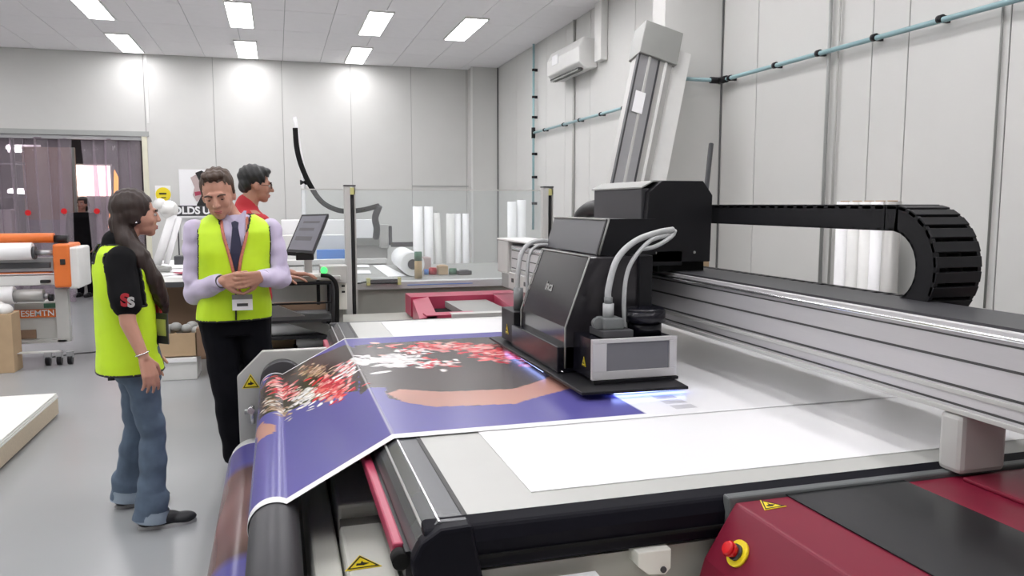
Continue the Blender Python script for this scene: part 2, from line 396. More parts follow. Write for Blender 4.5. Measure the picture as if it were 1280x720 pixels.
# rounded black edge profile on the left end
def edge_prof(x_in, x_out, y0, y1, name, m, zt=ZB+.0):
    pts = [(x_in, y0, zt), (.335, y0, zt), (.305, y0, zt-.020), (.285, y0, zt-.040), (.272, y0, zt-.065), (x_out+.01, y0, zt-.13), (x_in, y0, zt-.14)]
    return pp(name, m, pts, (0, y1-y0, 0), pr, bevel=.003)
edge_prof(.405, .27, YF-.02, YBK, 'left_edge_profile', 'edge_metal')
bx('edge_strip', 'bright_metal', .336, .341, YF-.02, YBK, ZB, ZB+.002, pr)
bx('edge_strip', 'mid_grey', .300, .306, YF-.02, YBK, ZB-.022, ZB-.017, pr)
bx('edge_strip', 'slot_dark', .398, .41, YF, YBK, ZB-.001, ZB+.002, pr)
pp('near_edge_profile', 'edge_black', [(.30, YF-.035, ZB-.012), (.30, YF-.00, ZB+.002), (.30, YF+.01, ZB+.002), (.30, YF+.01, ZB-.12), (.30, YF-.045, ZB-.115), (.30, YF-.05, ZB-.045)], (2.7, 0, 0), pr, bevel=.008)
bx('near_edge_groove', 'black_matte', .42, 3.0, YF-.055, YF-.046, ZB-.085, ZB-.078, pr)
pp('corner_cap', 'edge_black', [(.41, YF-.06, ZB-.0), (.335, YF-.06, ZB-.003), (.29, YF-.06, ZB-.03), (.27, YF-.06, ZB-.07), (.27, YF-.06, ZB-.11), (.31, YF-.06, ZB-.16), (.44, YF-.06, ZB-.165)], (0, .05, 0), pr, bevel=.01)
bx('far_edge_profile', 'dark_grey', .29, 3.0, YBK, YBK+.04, ZB-.12, ZB, pr, bev=.01)
bx('side_rail', 'red_light', .238, .265, YF+.04, YBK-.2, ZB-.105, ZB-.065, pr, bev=.006, label='pinkish red rail along the left edge of the bed')
bx('side_rail_back', 'black_satin', .262, .29, YF, YBK-.1, ZB-.14, ZB-.07, pr)
cy('rail_stop', 'black_matte', (.25, YF-.01, ZB-.09), (.25, YF+.03, ZB-.09), .02, pr)
# cream base
bx('base_body', 'cream', .5, 2.9, 1.95, 4.95, .06, ZB-.17, pr, bev=.01)
bx('base_shelf', 'cream', .62, 2.6, 1.25, 1.98, .35, .60, pr, bev=.01)
bx('base_rail', 'paper', .42, .72, 1.68, 1.72, .672, .690, pr)
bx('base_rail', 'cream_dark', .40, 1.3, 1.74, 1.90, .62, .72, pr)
bk = pp('bracket', 'cream', [(.82, 1.69, .735), (.91, 1.69, .735), (.91, 1.69, .685), (.895, 1.69, .67), (.85, 1.69, .675), (.82, 1.69, .70)], (0, .06, 0), pr, bevel=.003)
cy('bolt', 'dark_grey', (.888, 1.686, .685), (.888, 1.69, .685), .008, bk)
for x in (.6, 2.7):
    for y in (2.1, 4.7): cy('foot', 'black_satin', (x, y, 0), (x, y, .07), .05, pr)
# left end service panels between the roller and the bed
bx('service_strip', 'cream', .075, .155, 1.3, 4.3, .05, .50, pr, bev=.008)
sp = bx('service_panel', 'cream', .162, .300, 1.3, 2.52, .05, .55, pr, bev=.012)
warning(sp, (.205, 2.22, .551), (1, .03, 0), (0, 1, 0), .085)
bx('service_panel', 'cream', .165, .30, 2.62, 3.05, .05, .58, pr, bev=.012)
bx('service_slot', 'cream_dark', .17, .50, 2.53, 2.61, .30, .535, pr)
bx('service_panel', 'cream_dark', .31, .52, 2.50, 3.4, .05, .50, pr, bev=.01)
sp2 = bx('service_panel', 'light_grey', .325, .60, 1.3, 2.38, .10, .56, pr, bev=.01, label='pale lid with small red printed notice')
for k, (dx, n) in enumerate(((0, 3), (.022, 4), (.045, 4))):
    for j in range(n):
        bx('notice_line', 'red_paint', .37+dx*.9, .379+dx*.9, 2.14-j*.05+.02*(k % 2), 2.175-j*.05+.02*(k % 2), .5605, .5615, sp2)
bx('crossbar', 'light_grey', .34, .52, 3.2, 3.26, .40, .50, pr)
bx('base_shadow_panel', 'dark_grey', .17, .50, 3.45, 4.3, .05, .55, pr)  # dark box stands in for the shade inside the recess
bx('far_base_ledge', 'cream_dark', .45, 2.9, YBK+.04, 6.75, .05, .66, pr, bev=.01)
bx('far_base_ledge', 'light_grey', .42, .80, YBK+.1, 5.6, .60, .74, pr, bev=.01)

# near red carriage housing
ZR = .835
YR = 1.69
hs = [( 1.085, YR, ZR), (1.0, YR, .70), (.97, YR, .60), (.97, YR, .25), (3.2, YR, .25), (3.2, YR, ZR)]
hn = pp('drive_housing', 'red_paint', hs, (0, -.95, 0), pr, bevel=.006, label='near dark red gantry drive housing')
i0, i1, i2 = atz(977, 617, ZR), atz(1112, 594, ZR), atz(1280, 668, ZR)
pp('housing_inset', 'inset_black', [(i0.x, i0.y, ZR+.001), (i1.x, i1.y, ZR+.001), (i2.x, i2.y, ZR+.001), (i2.x+.06, .80, ZR+.001), (i0.x+.02, .80, ZR+.001)], (0, 0, .003), hn)
bx('housing_lip', 'rubber_grey', 1.07, 3.0, YR+.002, YR+.035, ZR-.08, ZR+.012, hn, bev=.006)
bx('housing_step', 'red_paint', 1.76, 3.19, .8, 1.65, ZR+.0, ZR+.012, hn, bev=.004)
warning(hn, (1.155, 1.645, ZR+.0005), (1, .1, 0), (-.1, 1, 0), .055)
fn = Vector((-(ZR-.70), 0, (1.0-1.085))); fn = Vector((-.135, 0, .085)).normalized()
c0 = Vector((1.085, 0, ZR)).lerp(Vector((1.0, 0, .70)), .62)
ec = Vector((c0.x, 1.585, c0.z))
cy('emergency_stop_ring', 'yellow', ec, ec+fn*.008, .033, hn, seg=28)
es = cy('emergency_stop_base', 'dark_grey', ec+fn*.008, ec+fn*.016, .020, hn)
bm = bm_new(); cyl(bm, ec+fn*.014, ec+fn*.034, .014, .020); cyl(bm, ec+fn*.034, ec+fn*.042, .020, .014); link('emergency_stop_button', bm, 'red_button', hn)
# beam
BX0, BX1, BZ0, BZ1 = 1.765, 1.975, 1.013, 1.262
bY0, bY1 = .6, 6.0
beam = bx('gantry_beam', 'aluminium', BX0, BX1, bY0, bY1, BZ0, BZ1, pr, bev=.004)
for z, h in ((1.085, .007), (1.035, .006), (1.158, .007), (1.222, .005)):
    bx('beam_slot', 'slot_dark', BX0-.0015, BX0+.01, bY0, bY1-.02, z, z+h, beam)
bx('beam_rib', 'light_grey', BX0-.006, BX0, bY0, bY1, 1.066, 1.080, beam, bev=.002)
bx('beam_bottom_lip', 'light_grey', BX0-.010, BX0, bY0, bY1, 1.014, 1.028, beam, bev=.002)
bx('beam_rail', 'bright_metal', BX0-.012, BX0, bY0, bY1, 1.237, 1.249, beam, bev=.004)
bx('beam_top_strip', 'dark_grey', BX0+.01, BX1+.05, bY0, bY1, BZ1, BZ1+.008, beam)
bx('cable_tray', 'dark_grey', BX1+.005, BX1+.25, bY0+.8, bY1-.4, 1.17, 1.20, beam)
bx('pedestal', 'light_grey', 1.755, 1.915, 1.655, 1.735, ZR+.012, BZ0, pr, bev=.015)
bx('pedestal', 'light_grey', 1.60+.165, 1.93, 5.62, 5.74, .80, BZ0, pr, bev=.012)
eb = bx('beam_end_block', 'light_grey', BX0-.03, BX1+.02, bY1, bY1+.30, BZ0+.02, BZ1+.035, pr, bev=.012)
bx('end_bracket', 'mid_grey', BX0-.05, BX0+.05, 5.55, 6.1, .93, BZ0+.03, pr, bev=.004)
br = bx('end_bracket_plate', 'light_grey', BX0-.052, BX0-.03, 5.2, 5.9, .94, 1.06, pr, bev=.004)
for k in range(4): bx('bracket_hole', 'slot_dark', BX0-.056, BX0-.051, 5.28+k*.16, 5.33+k*.16, .97+.02*(k % 2), 1.02, br)
bx('beam_top_rail', 'white_trim', BX0-.035, BX1+.02, 5.3, bY1+.3, BZ1+.036, BZ1+.048, pr)
# far red housing
ZF = .835
fh = pp('drive_housing', 'red_paint', [(1.10, 5.22, ZF-.02), (.87, 5.22, ZF-.05), (.84, 5.22, ZF-.16), (.90, 5.22, .60), (1.95, 5.22, .60), (1.95, 5.22, ZF-.02)][::-1], (0, .1, 0), pr, label='far dark red gantry drive housing', bevel=.004)
bm = bm_new()
poly_prism(bm, [(.90, 5.25, ZF-.02), (1.02, 5.25, ZF), (1.20, 6.65, ZF), (1.07, 6.65, ZF-.02)], (0, 0, -.16))
poly_prism(bm, [(1.02, 6.35, ZF), (1.95, 6.35, ZF), (1.95, 6.65, ZF), (1.02, 6.65, ZF)], (0, 0, -.16))
poly_prism(bm, [(1.60, 5.25, ZF), (1.95, 5.25, ZF), (1.95, 6.4, ZF), (1.72, 6.4, ZF)], (0, 0, -.16))
poly_prism(bm, [(.95, 5.25, ZF), (1.3, 5.25, ZF), (1.3, 5.4, ZF), (.95, 5.4, ZF)], (0, 0, -.16))
link('housing_top', bm, 'red_light', fh)
bx('housing_inset', 'black_matte', 1.05, 1.7, 5.3, 6.4, ZF-.12, ZF-.10, fh)
bx('housing_inset', 'mid_grey', 1.30, 1.65, 5.3, 6.35, ZF-.09, ZF-.04, fh)
bx('housing_inset', 'light_grey', 1.12, 1.7, 5.23, 5.32, ZF-.02, ZF+.005, fh)
p0 = Vector((.885, 5.216, ZF-.075))
bx('housing_sticker', 'paper', .93, 1.02, 5.212, 5.217, ZF-.14, ZF-.065, fh)
for k in range(4): bx('sticker_print', 'ink_black', .938+.02*k, .952+.02*k, 5.208, 5.2125, ZF-.125+.014*((k*3) % 4), ZF-.11+.014*((k*3) % 4), fh)

# print carriage
# skid plate
def quad(name, m, pts, th, parent, **k): return pp(name, m, pts, th, parent, **k)
pc = pp('print_carriage', 'black_satin', [(1.06, 2.68, .878), (1.49, 2.66, .878), (1.51, 2.9, .878), (1.51, 3.98, .878), (1.05, 3.98, .878)], (0, 0, .012), pr, bevel=.003, label='black print carriage under the gantry beam')
bx('carriage_base', 'black_gloss', 1.085, 1.48, 3.02, 3.68, .89, 1.0, pc, bev=.004)
# main shell: lower vertical band then sloped panel
YA, YBm = 3.02, 3.62
shell = [(1.12, .905), (1.12, 1.08), (1.225, 1.365), (1.475, 1.365), (1.475, .905)]
pp('carriage_shell', 'carriage_panel', [(x, YA, z) for x, z in shell], (0, YBm-YA, 0), pc, bevel=.004)
tb('shell_trim', 'mid_grey', [(1.118, YA-.003, .91), (1.118, YA-.003, 1.08), (1.222, YA-.003, 1.366)], .004, pc, seg=8)
tb('shell_trim', 'mid_grey', [(1.116, YBm+.003, .91), (1.116, YBm+.003, 1.08), (1.22, YBm+.003, 1.366)], .004, pc, seg=8)
tb('shell_trim', 'mid_grey', [(1.222, YA, 1.368), (1.222, YBm, 1.368)], .004, pc, seg=8)
tb('shell_trim', 'bright_metal', [(1.105, YA-.02, .898), (1.105, YBm+.05, .898)], .003, pc, seg=8)
# blurred maker's mark
nrm = Vector((-.285, 0, .105)).normalized(); cc = Vector((1.12, 3.36, 1.08)).lerp(Vector((1.225, 3.36, 1.365)), .47)+nrm*.002
text_mesh('maker_mark', 'inca', .058, 'mid_grey', pc, cc, (0, -1, 0), (.105, 0, .285), depth=.0005, bold=.002)
# upper housing
pp('upper_housing', 'carriage_top', [(1.30, 3.12, 1.367), (1.345, 3.12, 1.515), (1.56, 3.12, 1.515), (1.56, 3.12, 1.367)], (0, .68, 0), pc, bevel=.004)
pp('upper_housing_end', 'black_satin', [(1.29, 3.105, 1.367), (1.335, 3.105, 1.52), (1.565, 3.105, 1.52), (1.565, 3.105, 1.367)], (0, .014, 0), pc)
tb('shell_trim', 'mid_grey', [(1.298, 3.10, 1.37), (1.342, 3.10, 1.518), (1.342, 3.80, 1.518)], .005, pc, seg=8)
bx('carriage_back', 'black_satin', 1.44, 1.50, 3.0, 3.72, .905, 1.37, pc, bev=.004)
bx('carriage_bracket', 'black_satin', 1.46, 1.765, 3.74, 3.98, 1.02, 1.30, pc, bev=.004)
bx('carriage_bracket', 'black_satin', 1.50, 1.80, 3.30, 3.74, 1.30, 1.37, pc, bev=.004)
# near front box with silver frame and smoked window
FY = 2.79
bx('front_box', 'black_gloss', 1.155, 1.50, FY+.012, 3.02, .90, 1.06, pc, bev=.003)
bm = bm_new()
for a in ((1.145, 1.505, .905, .938), (1.145, 1.505, 1.048, 1.064), (1.145, 1.205, .938, 1.048), (1.472, 1.505, .938, 1.048)): box(bm, a[0], a[1], FY-.004, FY+.016, a[2], a[3])
link('front_frame', bm, 'aluminium', pc, bevel=.002)
bx('front_window', 'screen', 1.205, 1.472, FY+.003, FY+.010, .938, 1.048, pc)
bx('front_skirt', 'black_satin', 1.15, 1.51, FY-.01, FY+.02, .892, .903, pc)
warning(pc, (1.1545, 2.90, .955), (0, -1, 0), (0, 0, 1), .036)
# far front box
bx('far_box', 'black_satin', 1.09, 1.4, 3.66, 3.88, .90, 1.06, pc, bev=.004)
warning(pc, (1.0895, 3.78, .955), (0, -1, 0), (0, 0, 1), .045)
# connectors and hoses on the near box
bx('connector_block', 'dark_grey', 1.20, 1.33, 2.815, 2.96, 1.062, 1.092, pc, bev=.004)
bx('connector_block', 'connector_grey', 1.215, 1.30, 2.84, 2.93, 1.092, 1.135, pc, bev=.004)
cy('connector_ring', 'connector_grey', (1.20, 2.86, 1.115), (1.20, 2.885, 1.115), .022, pc)
cy('connector', 'hose_grey', (1.253, 2.89, 1.135), (1.253, 2.89, 1.19), .022, pc)
cy('connector', 'connector_grey', (1.253, 2.89, 1.185), (1.253, 2.89, 1.215), .017, pc)
bm = bm_new(); cyl(bm, (1.415, 2.90, 1.062), (1.415, 2.90, 1.116), .070, seg=32); cyl(bm, (1.415, 2.90, 1.112), (1.415, 2.90, 1.155), .085, seg=32); cyl(bm, (1.415, 2.9, 1.155), (1.415, 2.9, 1.166), .085, .076, seg=32)
link('ink_reservoir', bm, 'black_gloss', pc)
tb('hose', 'hose_grey', [(1.253, 2.89, 1.20), (1.253, 2.89, 1.25), (1.30, 2.92, 1.36), (1.40, 2.97, 1.43), (1.52, 3.0, 1.465), (1.60, 3.02, 1.475)], .013, pc, n=8)
tb('hose', 'hose_grey', [(1.335, 2.90, 1.06), (1.325, 2.90, 1.20), (1.36, 2.93, 1.33), (1.46, 2.97, 1.425), (1.55, 3.0, 1.45), (1.61, 3.03, 1.455)], .009, pc, n=8)
tb('hose', 'hose_grey', [(1.43, 2.96, 1.40), (1.50, 2.975, 1.41), (1.58, 3.0, 1.445), (1.62, 3.04, 1.47)], .009, pc, n=8)
# far hoses
tb('hose', 'hose_grey', [(1.14, 3.75, 1.06), (1.14, 3.76, 1.22), (1.17, 3.79, 1.34), (1.24, 3.80, 1.395), (1.36, 3.80, 1.39)], .012, pc, n=8)
cy('connector', 'connector_grey', (1.14, 3.75, 1.06), (1.14, 3.75, 1.17), .024, pc)
tb('hose', 'hose_grey', [(1.18, 3.72, 1.08), (1.19, 3.75, 1.30), (1.25, 3.78, 1.375), (1.36, 3.78, 1.37)], .009, pc, n=8)
# uv lamp glow under the skid
bx('curing_lamp', 'uv_light', 1.20, 1.50, 2.695, 2.73, .870, .877, pc)
bx('curing_lamp', 'uv_light', 1.068, 1.08, 3.15, 3.75, .870, .877, pc)
# top gearbox with octagonal cover
g0 = [(1.60, 1.315), (1.945, 1.315), (1.95, 1.625), (1.90, 1.69), (1.69, 1.69), (1.625, 1.64)]
oc = pp('chain_box', 'black_satin', [(x, 3.30, z) for x, z in g0], (0, .40, 0), pr, bevel=.004)
pp('chain_box_side', 'dark_grey', [(1.605, 3.34, 1.42), (1.605, 3.34, 1.655), (1.61, 3.92, 1.655), (1.61, 3.92, 1.42)], (.3, 0, 0), oc, bevel=.004)
pp('chain_box_lid', 'mid_grey', [(1.60, 3.33, 1.655), (1.66, 3.33, 1.685), (1.86, 3.33, 1.685), (1.86, 3.93, 1.685), (1.66, 3.93, 1.685), (1.60, 3.93, 1.655)], (0, 0, .006), oc)
bx('chain_box_foot', 'black_matte', 1.70, 1.94, 3.35, 3.9, 1.268, 1.36, oc)
for z in (1.36,): 
    for x in (1.66, 1.86): cy('bolt', 'mid_grey', (x, 3.294, z), (x, 3.301, z), .006, oc)

# energy chain: real links around a bend
ch = thing('energy_chain', 'black plastic cable chain looping out to the right above the gantry beam', 'cable chain', (2.1, 2.6, 1.2))
R0 = .160
cyc = Vector((0, 2.215, 1.374)); X0, X1 = 1.99, 2.17
pts = []
y = 3.45
while y > 2.215: pts.append((y, 1.374+R0, 0)); y -= .062
na = 13
for k in range(na+1):
    a = math.pi*k/na; pts.append((2.215-math.sin(a)*R0, 1.374+math.cos(a)*R0, a))
y = 2.215+.06
while y < 4.9: pts.append((y, 1.374-R0, math.pi)); y += .062
def chain_link(p, k):
    yv, zv, a = p
    Mx = Matrix.Translation((0, yv, zv)) @ Matrix.Rotation(a, 4, 'X')
    bm = bm_new(); h = .042; bend = .01 < a < math.pi-.01
    ha = math.pi/na/2; lo, li = (math.tan(ha)*(R0+h), math.tan(ha)*(R0-h)) if bend else (.031, .031)
    for xa, xb in ((X0, X0+.014), (X1-.014, X1)):
        n0 = len(bm.verts); poly_prism(bm, [(xa, -li, -h), (xa, li, -h), (xa, lo, h), (xa, -lo, h)], (xb-xa, 0, 0))
        bm.verts.ensure_lookup_table(); bmesh.ops.transform(bm, matrix=Mx, verts=bm.verts[n0:])
    w_ = lo*.72
    box(bm, X0, X1, -w_, w_, h-.012, h+.005, .002, Mx); box(bm, X0, X1, -.012, .012, -h, -h+.010, .002, Mx)
    link('chain_link', bm, 'black_satin', ch)
for k, p in enumerate(pts): chain_link(p, k)
bx('cable_bundle', 'black_matte', X0+.03, X1-.03, 2.3, 3.45, 1.374+R0-.025, 1.374+R0+.025, ch)
tb('chain_cable', 'black_matte', [(2.05, 2.4, 1.374+R0)]+[(2.05, 2.215-math.sin(math.pi*k/8)*R0, 1.374+math.cos(math.pi*k/8)*R0) for k in range(9)]+[(2.05, 2.6, 1.374-R0)], .022, ch)
tb('chain_cable', 'black_matte', [(2.11, 2.4, 1.374+R0)]+[(2.11, 2.215-math.sin(math.pi*k/8)*R0, 1.374+math.cos(math.pi*k/8)*R0) for k in range(9)]+[(2.11, 2.6, 1.374-R0)], .022, ch)
# chain on the far side of the carriage
tb('far_chain_loop', 'black_satin', [(1.80, 3.95, 1.56), (1.80, 4.35, 1.56), (1.80, 4.55, 1.52), (1.80, 4.62, 1.44), (1.80, 4.58, 1.36), (1.80, 4.5, 1.31)], .05, pr, n=6)

# white underlay and printed banner
o = bx('underlay_sheet', 'gloss_sheet', .60, 2.34, 1.86, 4.90, ZB+.0006, ZB+.0026); solo(o, 'plain white underlay sheet lying flat on the grey printer bed', 'sheet')
# ---------------------------------------------------------------- printed banner
def seg_poly_mask(x, y, poly):
    inside = np.zeros(x.shape, bool); n = len(poly); j = n-1
    for i in range(n):
        xi, yi = poly[i]; xj, yj = poly[j]
        c = ((yi > y) != (yj > y)) & (x < (xj-xi)*(y-yi)/(yj-yi+1e-12)+xi); inside ^= c; j = i
    return inside
ZS = ZB+.0045
prof = []   # (x, z, s)
def addp(x, z):
    s = 0 if not prof else prof[-1][2]+math.hypot(x-prof[-1][0], z-prof[-1][1]); prof.append((x, z, s))
N1 = 200
for k in range(N1+1): addp(2.24+(.33-2.24)*k/N1, ZS)
S_CREASE = prof[-1][2]
RC = (-.035, .610); RR = .078
# tangent from crease to roller
ang0 = math.radians(62)
tx, tz = RC[0]+RR*math.cos(ang0+math.radians(0)), RC[1]+RR*math.sin(ang0)
for k in range(1, 61): addp(.33+(tx-.33)*k/60, ZS+(tz-ZS)*k/60)
for k in range(1, 17):
    a = ang0+(math.radians(180)-ang0)*k/16; addp(RC[0]+RR*math.cos(a), RC[1]+RR*math.sin(a))
TC = (-.155, .185); TR = .135
x0, z0 = prof[-1][:2]
x1, z1 = TC[0]+TR*math.cos(math.radians(75)), TC[1]+TR*math.sin(math.radians(75))
for k in range(1, 26):
    t = k/25; addp(x0+(x1-x0)*t+.012*math.sin(math.pi*t), z0+(z1-z0)*t)
for k in range(1, 61):
    a = math.radians(75+280*k/60); addp(TC[0]+TR*math.cos(a), TC[1]+TR*math.sin(a))
prof_a = np.array(prof)
YB0, YB1 = 2.415, 4.345
NV = 240
ys = np.linspace(YB0, YB1, NV+1)
S, V = np.meshgrid(prof_a[:, 2], ys, indexing='ij')
Xg = np.repeat(prof_a[:, 0][:, None], NV+1, 1); Zg = np.repeat(prof_a[:, 1][:, None], NV+1, 1)
# print coordinates: u = metres left of the crease is negative (arc length)
U = S_CREASE-S + .33      # flat part: u == x
rng = np.random.RandomState(4)
def sn(a, b, seed, f):
    r = np.random.RandomState(seed); out = np.zeros(a.shape)
    for k in range(7):
        fx, fy, ph = r.uniform(-f, f), r.uniform(-f, f), r.uniform(0, 6.28); out += np.sin(a*fx+b*fy+ph)
    return out/3.5
Cc = np.ones(U.shape+(3,))*np.array((.84, .84, .85))
printed = (V > YB0+.045) & (V < YB1-.02) & (U < 1.215)
blue = np.array((.095, .085, .30)); dark = np.array((.068, .054, .051)); skin = np.array((.46, .24, .19))
def fp(pts):   # pixel outline on the flat part -> (u, v)
    return [tuple(atz(px, py, ZS)[:2]) for px, py in pts]
def ip(pts):   # pixel outline on the sloping part
    out = []
    n = Vector((ZS-tz, 0, -(.33-tx))).normalized(); p0 = Vector((.33, 0, ZS)); C = Vector((0, 0, CAMH))
    for px, py in pts:
        d = _ray(px, py); t = (p0-C).dot(n)/d.dot(n); q = C+d*t
        s = math.hypot(q.x-.33, q.z-ZS)*(1 if q.x < .33 else -1); out.append((.33-s, q.y))
    return out
Cc[printed] = blue*1.0
wob = .012*sn(U, V, 3, 30)
# dark figure area
body = fp([(449, 488), (462, 485), (480, 486), (487, 498), (540, 508), (600, 508), (650, 500), (700, 488), (735, 470), (745, 440), (700, 418), (640, 420), (560, 424), (445, 432)])
inc = ip([(449, 488), (420, 492), (380, 505), (345, 522), (323, 535), (322, 500), (345, 472), (380, 452), (432, 431), (445, 431)])
mk = (seg_poly_mask(U+wob, V+wob, body) | seg_poly_mask(U+wob, V+wob, inc)) & printed
tone = (.9+.35*sn(U, V, 7, 14))[..., None]
Cc[mk] = (dark*tone)[mk]
# continuing down the hanging part
lo = U < -.15
wt0 = np.clip((-.42-U+.05*sn(U, V, 31, 6))/.10, 0, 1)*np.clip((4.0-V+.08*sn(U, V, 33, 9))/.12, 0, 1)*np.clip((V-2.85+.08*sn(U, V, 35, 9))/.12, 0, 1)*printed
lc_ = np.array((.27, .15, .14))*(.75+.45*sn(U, V, 9, 14))[..., None]
Cc = Cc*(1-wt0[..., None])+np.clip(lc_, .02, 1)*wt0[..., None]
# arm
arm = fp([(484, 492), (500, 487), (550, 490), (600, 488), (640, 487), (670, 478), (690, 470), (702, 471), (718, 480), (712, 486), (690, 492), (660, 500), (645, 505), (600, 507), (545, 509), (505, 503)])
mk = seg_poly_mask(U+wob*.35, V+wob*.35, arm) & printed
Cc[mk] = (skin*(.95+.18*sn(U, V, 13, 9))[..., None])[mk]
hand = ip([(318, 545), (330, 538), (342, 541), (342, 552), (330, 560), (320, 565)])
mk = seg_poly_mask(U+wob*1.2, V+wob*1.2, hand) & printed; Cc[mk] = skin*.95
def petals(cent, spread, n, cols, size, seed, slope=False):
    r = np.random.RandomState(seed)
    c = (ip if slope else fp)([cent])[0]; e = (ip if slope else fp)([(cent[0]+spread[0], cent[1])])[0]; g = (ip if slope else fp)([(cent[0], cent[1]+spread[1])])[0]
    su = (e[0]-c[0], e[1]-c[1]); sv = (g[0]-c[0], g[1]-c[1])
    for k in range(n):
        a, b = r.normal(0, .5), r.normal(0, .5)
        cu, cv = c[0]+su[0]*a+sv[0]*b, c[1]+su[1]*a+sv[1]*b
        if slope and cu > .33: cu = .33-(cu-.33)*.6
        if not slope and cu < .33: cu = .33+(.33-cu)*.6
        th = r.uniform(0, math.pi); ra, rb = size*r.uniform(.7, 1.4), size*r.uniform(.3, .7)
        du, dv = U-cu, V-cv
        p = (du*math.cos(th)+dv*math.sin(th))/ra; q = (-du*math.sin(th)+dv*math.cos(th))/rb
        m = (p*p+q*q < 1) & printed
        col = np.array(cols[r.randint(len(cols))])*r.uniform(.7, 1.15)
        Cc[m] = col*(1-.45*(p*p+q*q)[m])[:, None]+col*.25
reds = [(.62, .05, .06), (.75, .14, .14), (.45, .02, .04), (.8, .35, .33)]
whites = [(.8, .8, .78), (.7, .68, .68), (.75, .7, .68)]
pinks = [(.7, .25, .25), (.72, .42, .38), (.5, .12, .12)]
petals((560, 434), (75, 5), 150, pinks+reds, .030, 1)
petals((640, 442), (48, 12), 190, reds, .030, 2)
petals((672, 448), (20, 6), 40, reds+[(.25, .02, .03)], .022, 5)
petals((486, 452), (38, 9), 60, whites, .042, 3)
petals((545, 455), (26, 7), 45, whites+reds, .024, 6)
petals((520, 440), (40, 5), 40, whites+pinks, .022, 8)
petals((412, 484), (26, 14), 170, reds, .026, 11, True)
petals((383, 496), (22, 12), 80, whites+[(.5, .4, .3)], .020, 12, True)
petals((432, 462), (14, 12), 60, whites+pinks, .022, 13, True)
petals((352, 490), (18, 12), 110, pinks+reds, .02, 14, True)
petals((392, 465), (22, 8), 90, [(.4, .28, .16), (.5, .36, .26), (.25, .15, .1)], .02, 15, True)
petals((345, 515), (20, 10), 70, [(.4, .28, .2), (.55, .5, .45), (.25, .15, .1)], .018, 16, True)
# thin paler line along the crease
cr = (np.abs(U-.33) < .003) & printed
Cc[cr] = Cc[cr]*.5+.25
ns = len(prof)
verts = np.stack([Xg, V, Zg], -1).reshape(-1, 3)
idx = np.arange(ns*(NV+1)).reshape(ns, NV+1)
f = np.stack([idx[:-1, :-1], idx[:-1, 1:], idx[1:, 1:], idx[1:, :-1]], -1).reshape(-1, 4)
bt = thing('printed_banner', 'printed banner with violet-blue ground and red and white flowers draped off the printer bed', 'banner', (1.0, 3.38, 0))
me = bpy.data.meshes.new('banner_sheet'); me.from_pydata((verts-np.array(BASE[bt])).tolist(), [], f.tolist())
ca = me.color_attributes.new('print', 'FLOAT_COLOR', 'POINT')
ca.data.foreach_set('color', np.concatenate([Cc.reshape(-1, 3), np.ones((ns*(NV+1), 1))], 1).ravel().astype(np.float32))
me.shade_smooth()
bs = bpy.data.objects.new('banner_sheet', me); COL.objects.link(bs); bs.parent = bt
pm = mat('banner_print', (.5, .5, .5), .27, var=0, spec=.32); nt = pm.node_tree
at_ = nt.nodes.new('ShaderNodeAttribute'); at_.attribute_name = 'print'
nt.links.new(at_.outputs['Color'], nt.nodes['Principled BSDF'].inputs['Base Color']); me.materials.append(pm)
md = bs.modifiers.new('s', 'SOLIDIFY'); md.thickness = .0012; md.offset = 1
# grey test squares printed beyond the picture
for px, py in ((822, 492), (848, 505), (858, 515)):
    pass
for k, (x, y) in enumerate(((1.345, 2.66), (1.345, 2.585), (1.345, 2.51))):
    bx('test_square', 'test_grey', x, x+.085, y-.026, y+.026, ZS+.0004, ZS+.0014, bt)

# ---------------------------------------------------------------- take-up unit at the left end
tk = thing('take_up_unit', 'take-up roll stand with grey side plate and dark roller at the printer left end', 'roll stand', (-.05, 3.2, 0))
YS = 4.47
side = [(-.23, YS, 0), (-.235, YS, .65), (-.10, YS, .785), (.25, YS, .785), (.25, YS, .0)]
spl = pp('side_plate', 'light_grey', side, (0, .05, 0), tk, bevel=.006)
warning(spl, (-.165, YS-.001, .615), (1, 0, 0), (0, 0, 1), .075)
cy('side_roller', 'roller_rubber', (-.0, YS-.10, .625), (-.0, YS-.004, .625), .115, tk, seg=32)
cy('support_roller', 'roller_rubber', (RC[0], 1.5, RC[1]), (RC[0], YS-.02, RC[1]), RR-.004, tk, seg=36)
cy('take_up_roll', 'paper', (TC[0], 1.6, TC[1]), (TC[0], YS-.03, TC[1]), TR-.006, tk, seg=36)
tb('bracket_arm', 'bright_metal', [(-.16, YS-.05, .50), (-.16, YS-.05, .40)], .012, tk)
cy('bracket_knob', 'steel', (-.20, YS-.06, .47), (-.11, YS-.06, .47), .014, tk)
cy('bracket_knob', 'bright_metal', (-.165, YS-.09, .48), (-.165, YS-.02, .48), .018, tk)

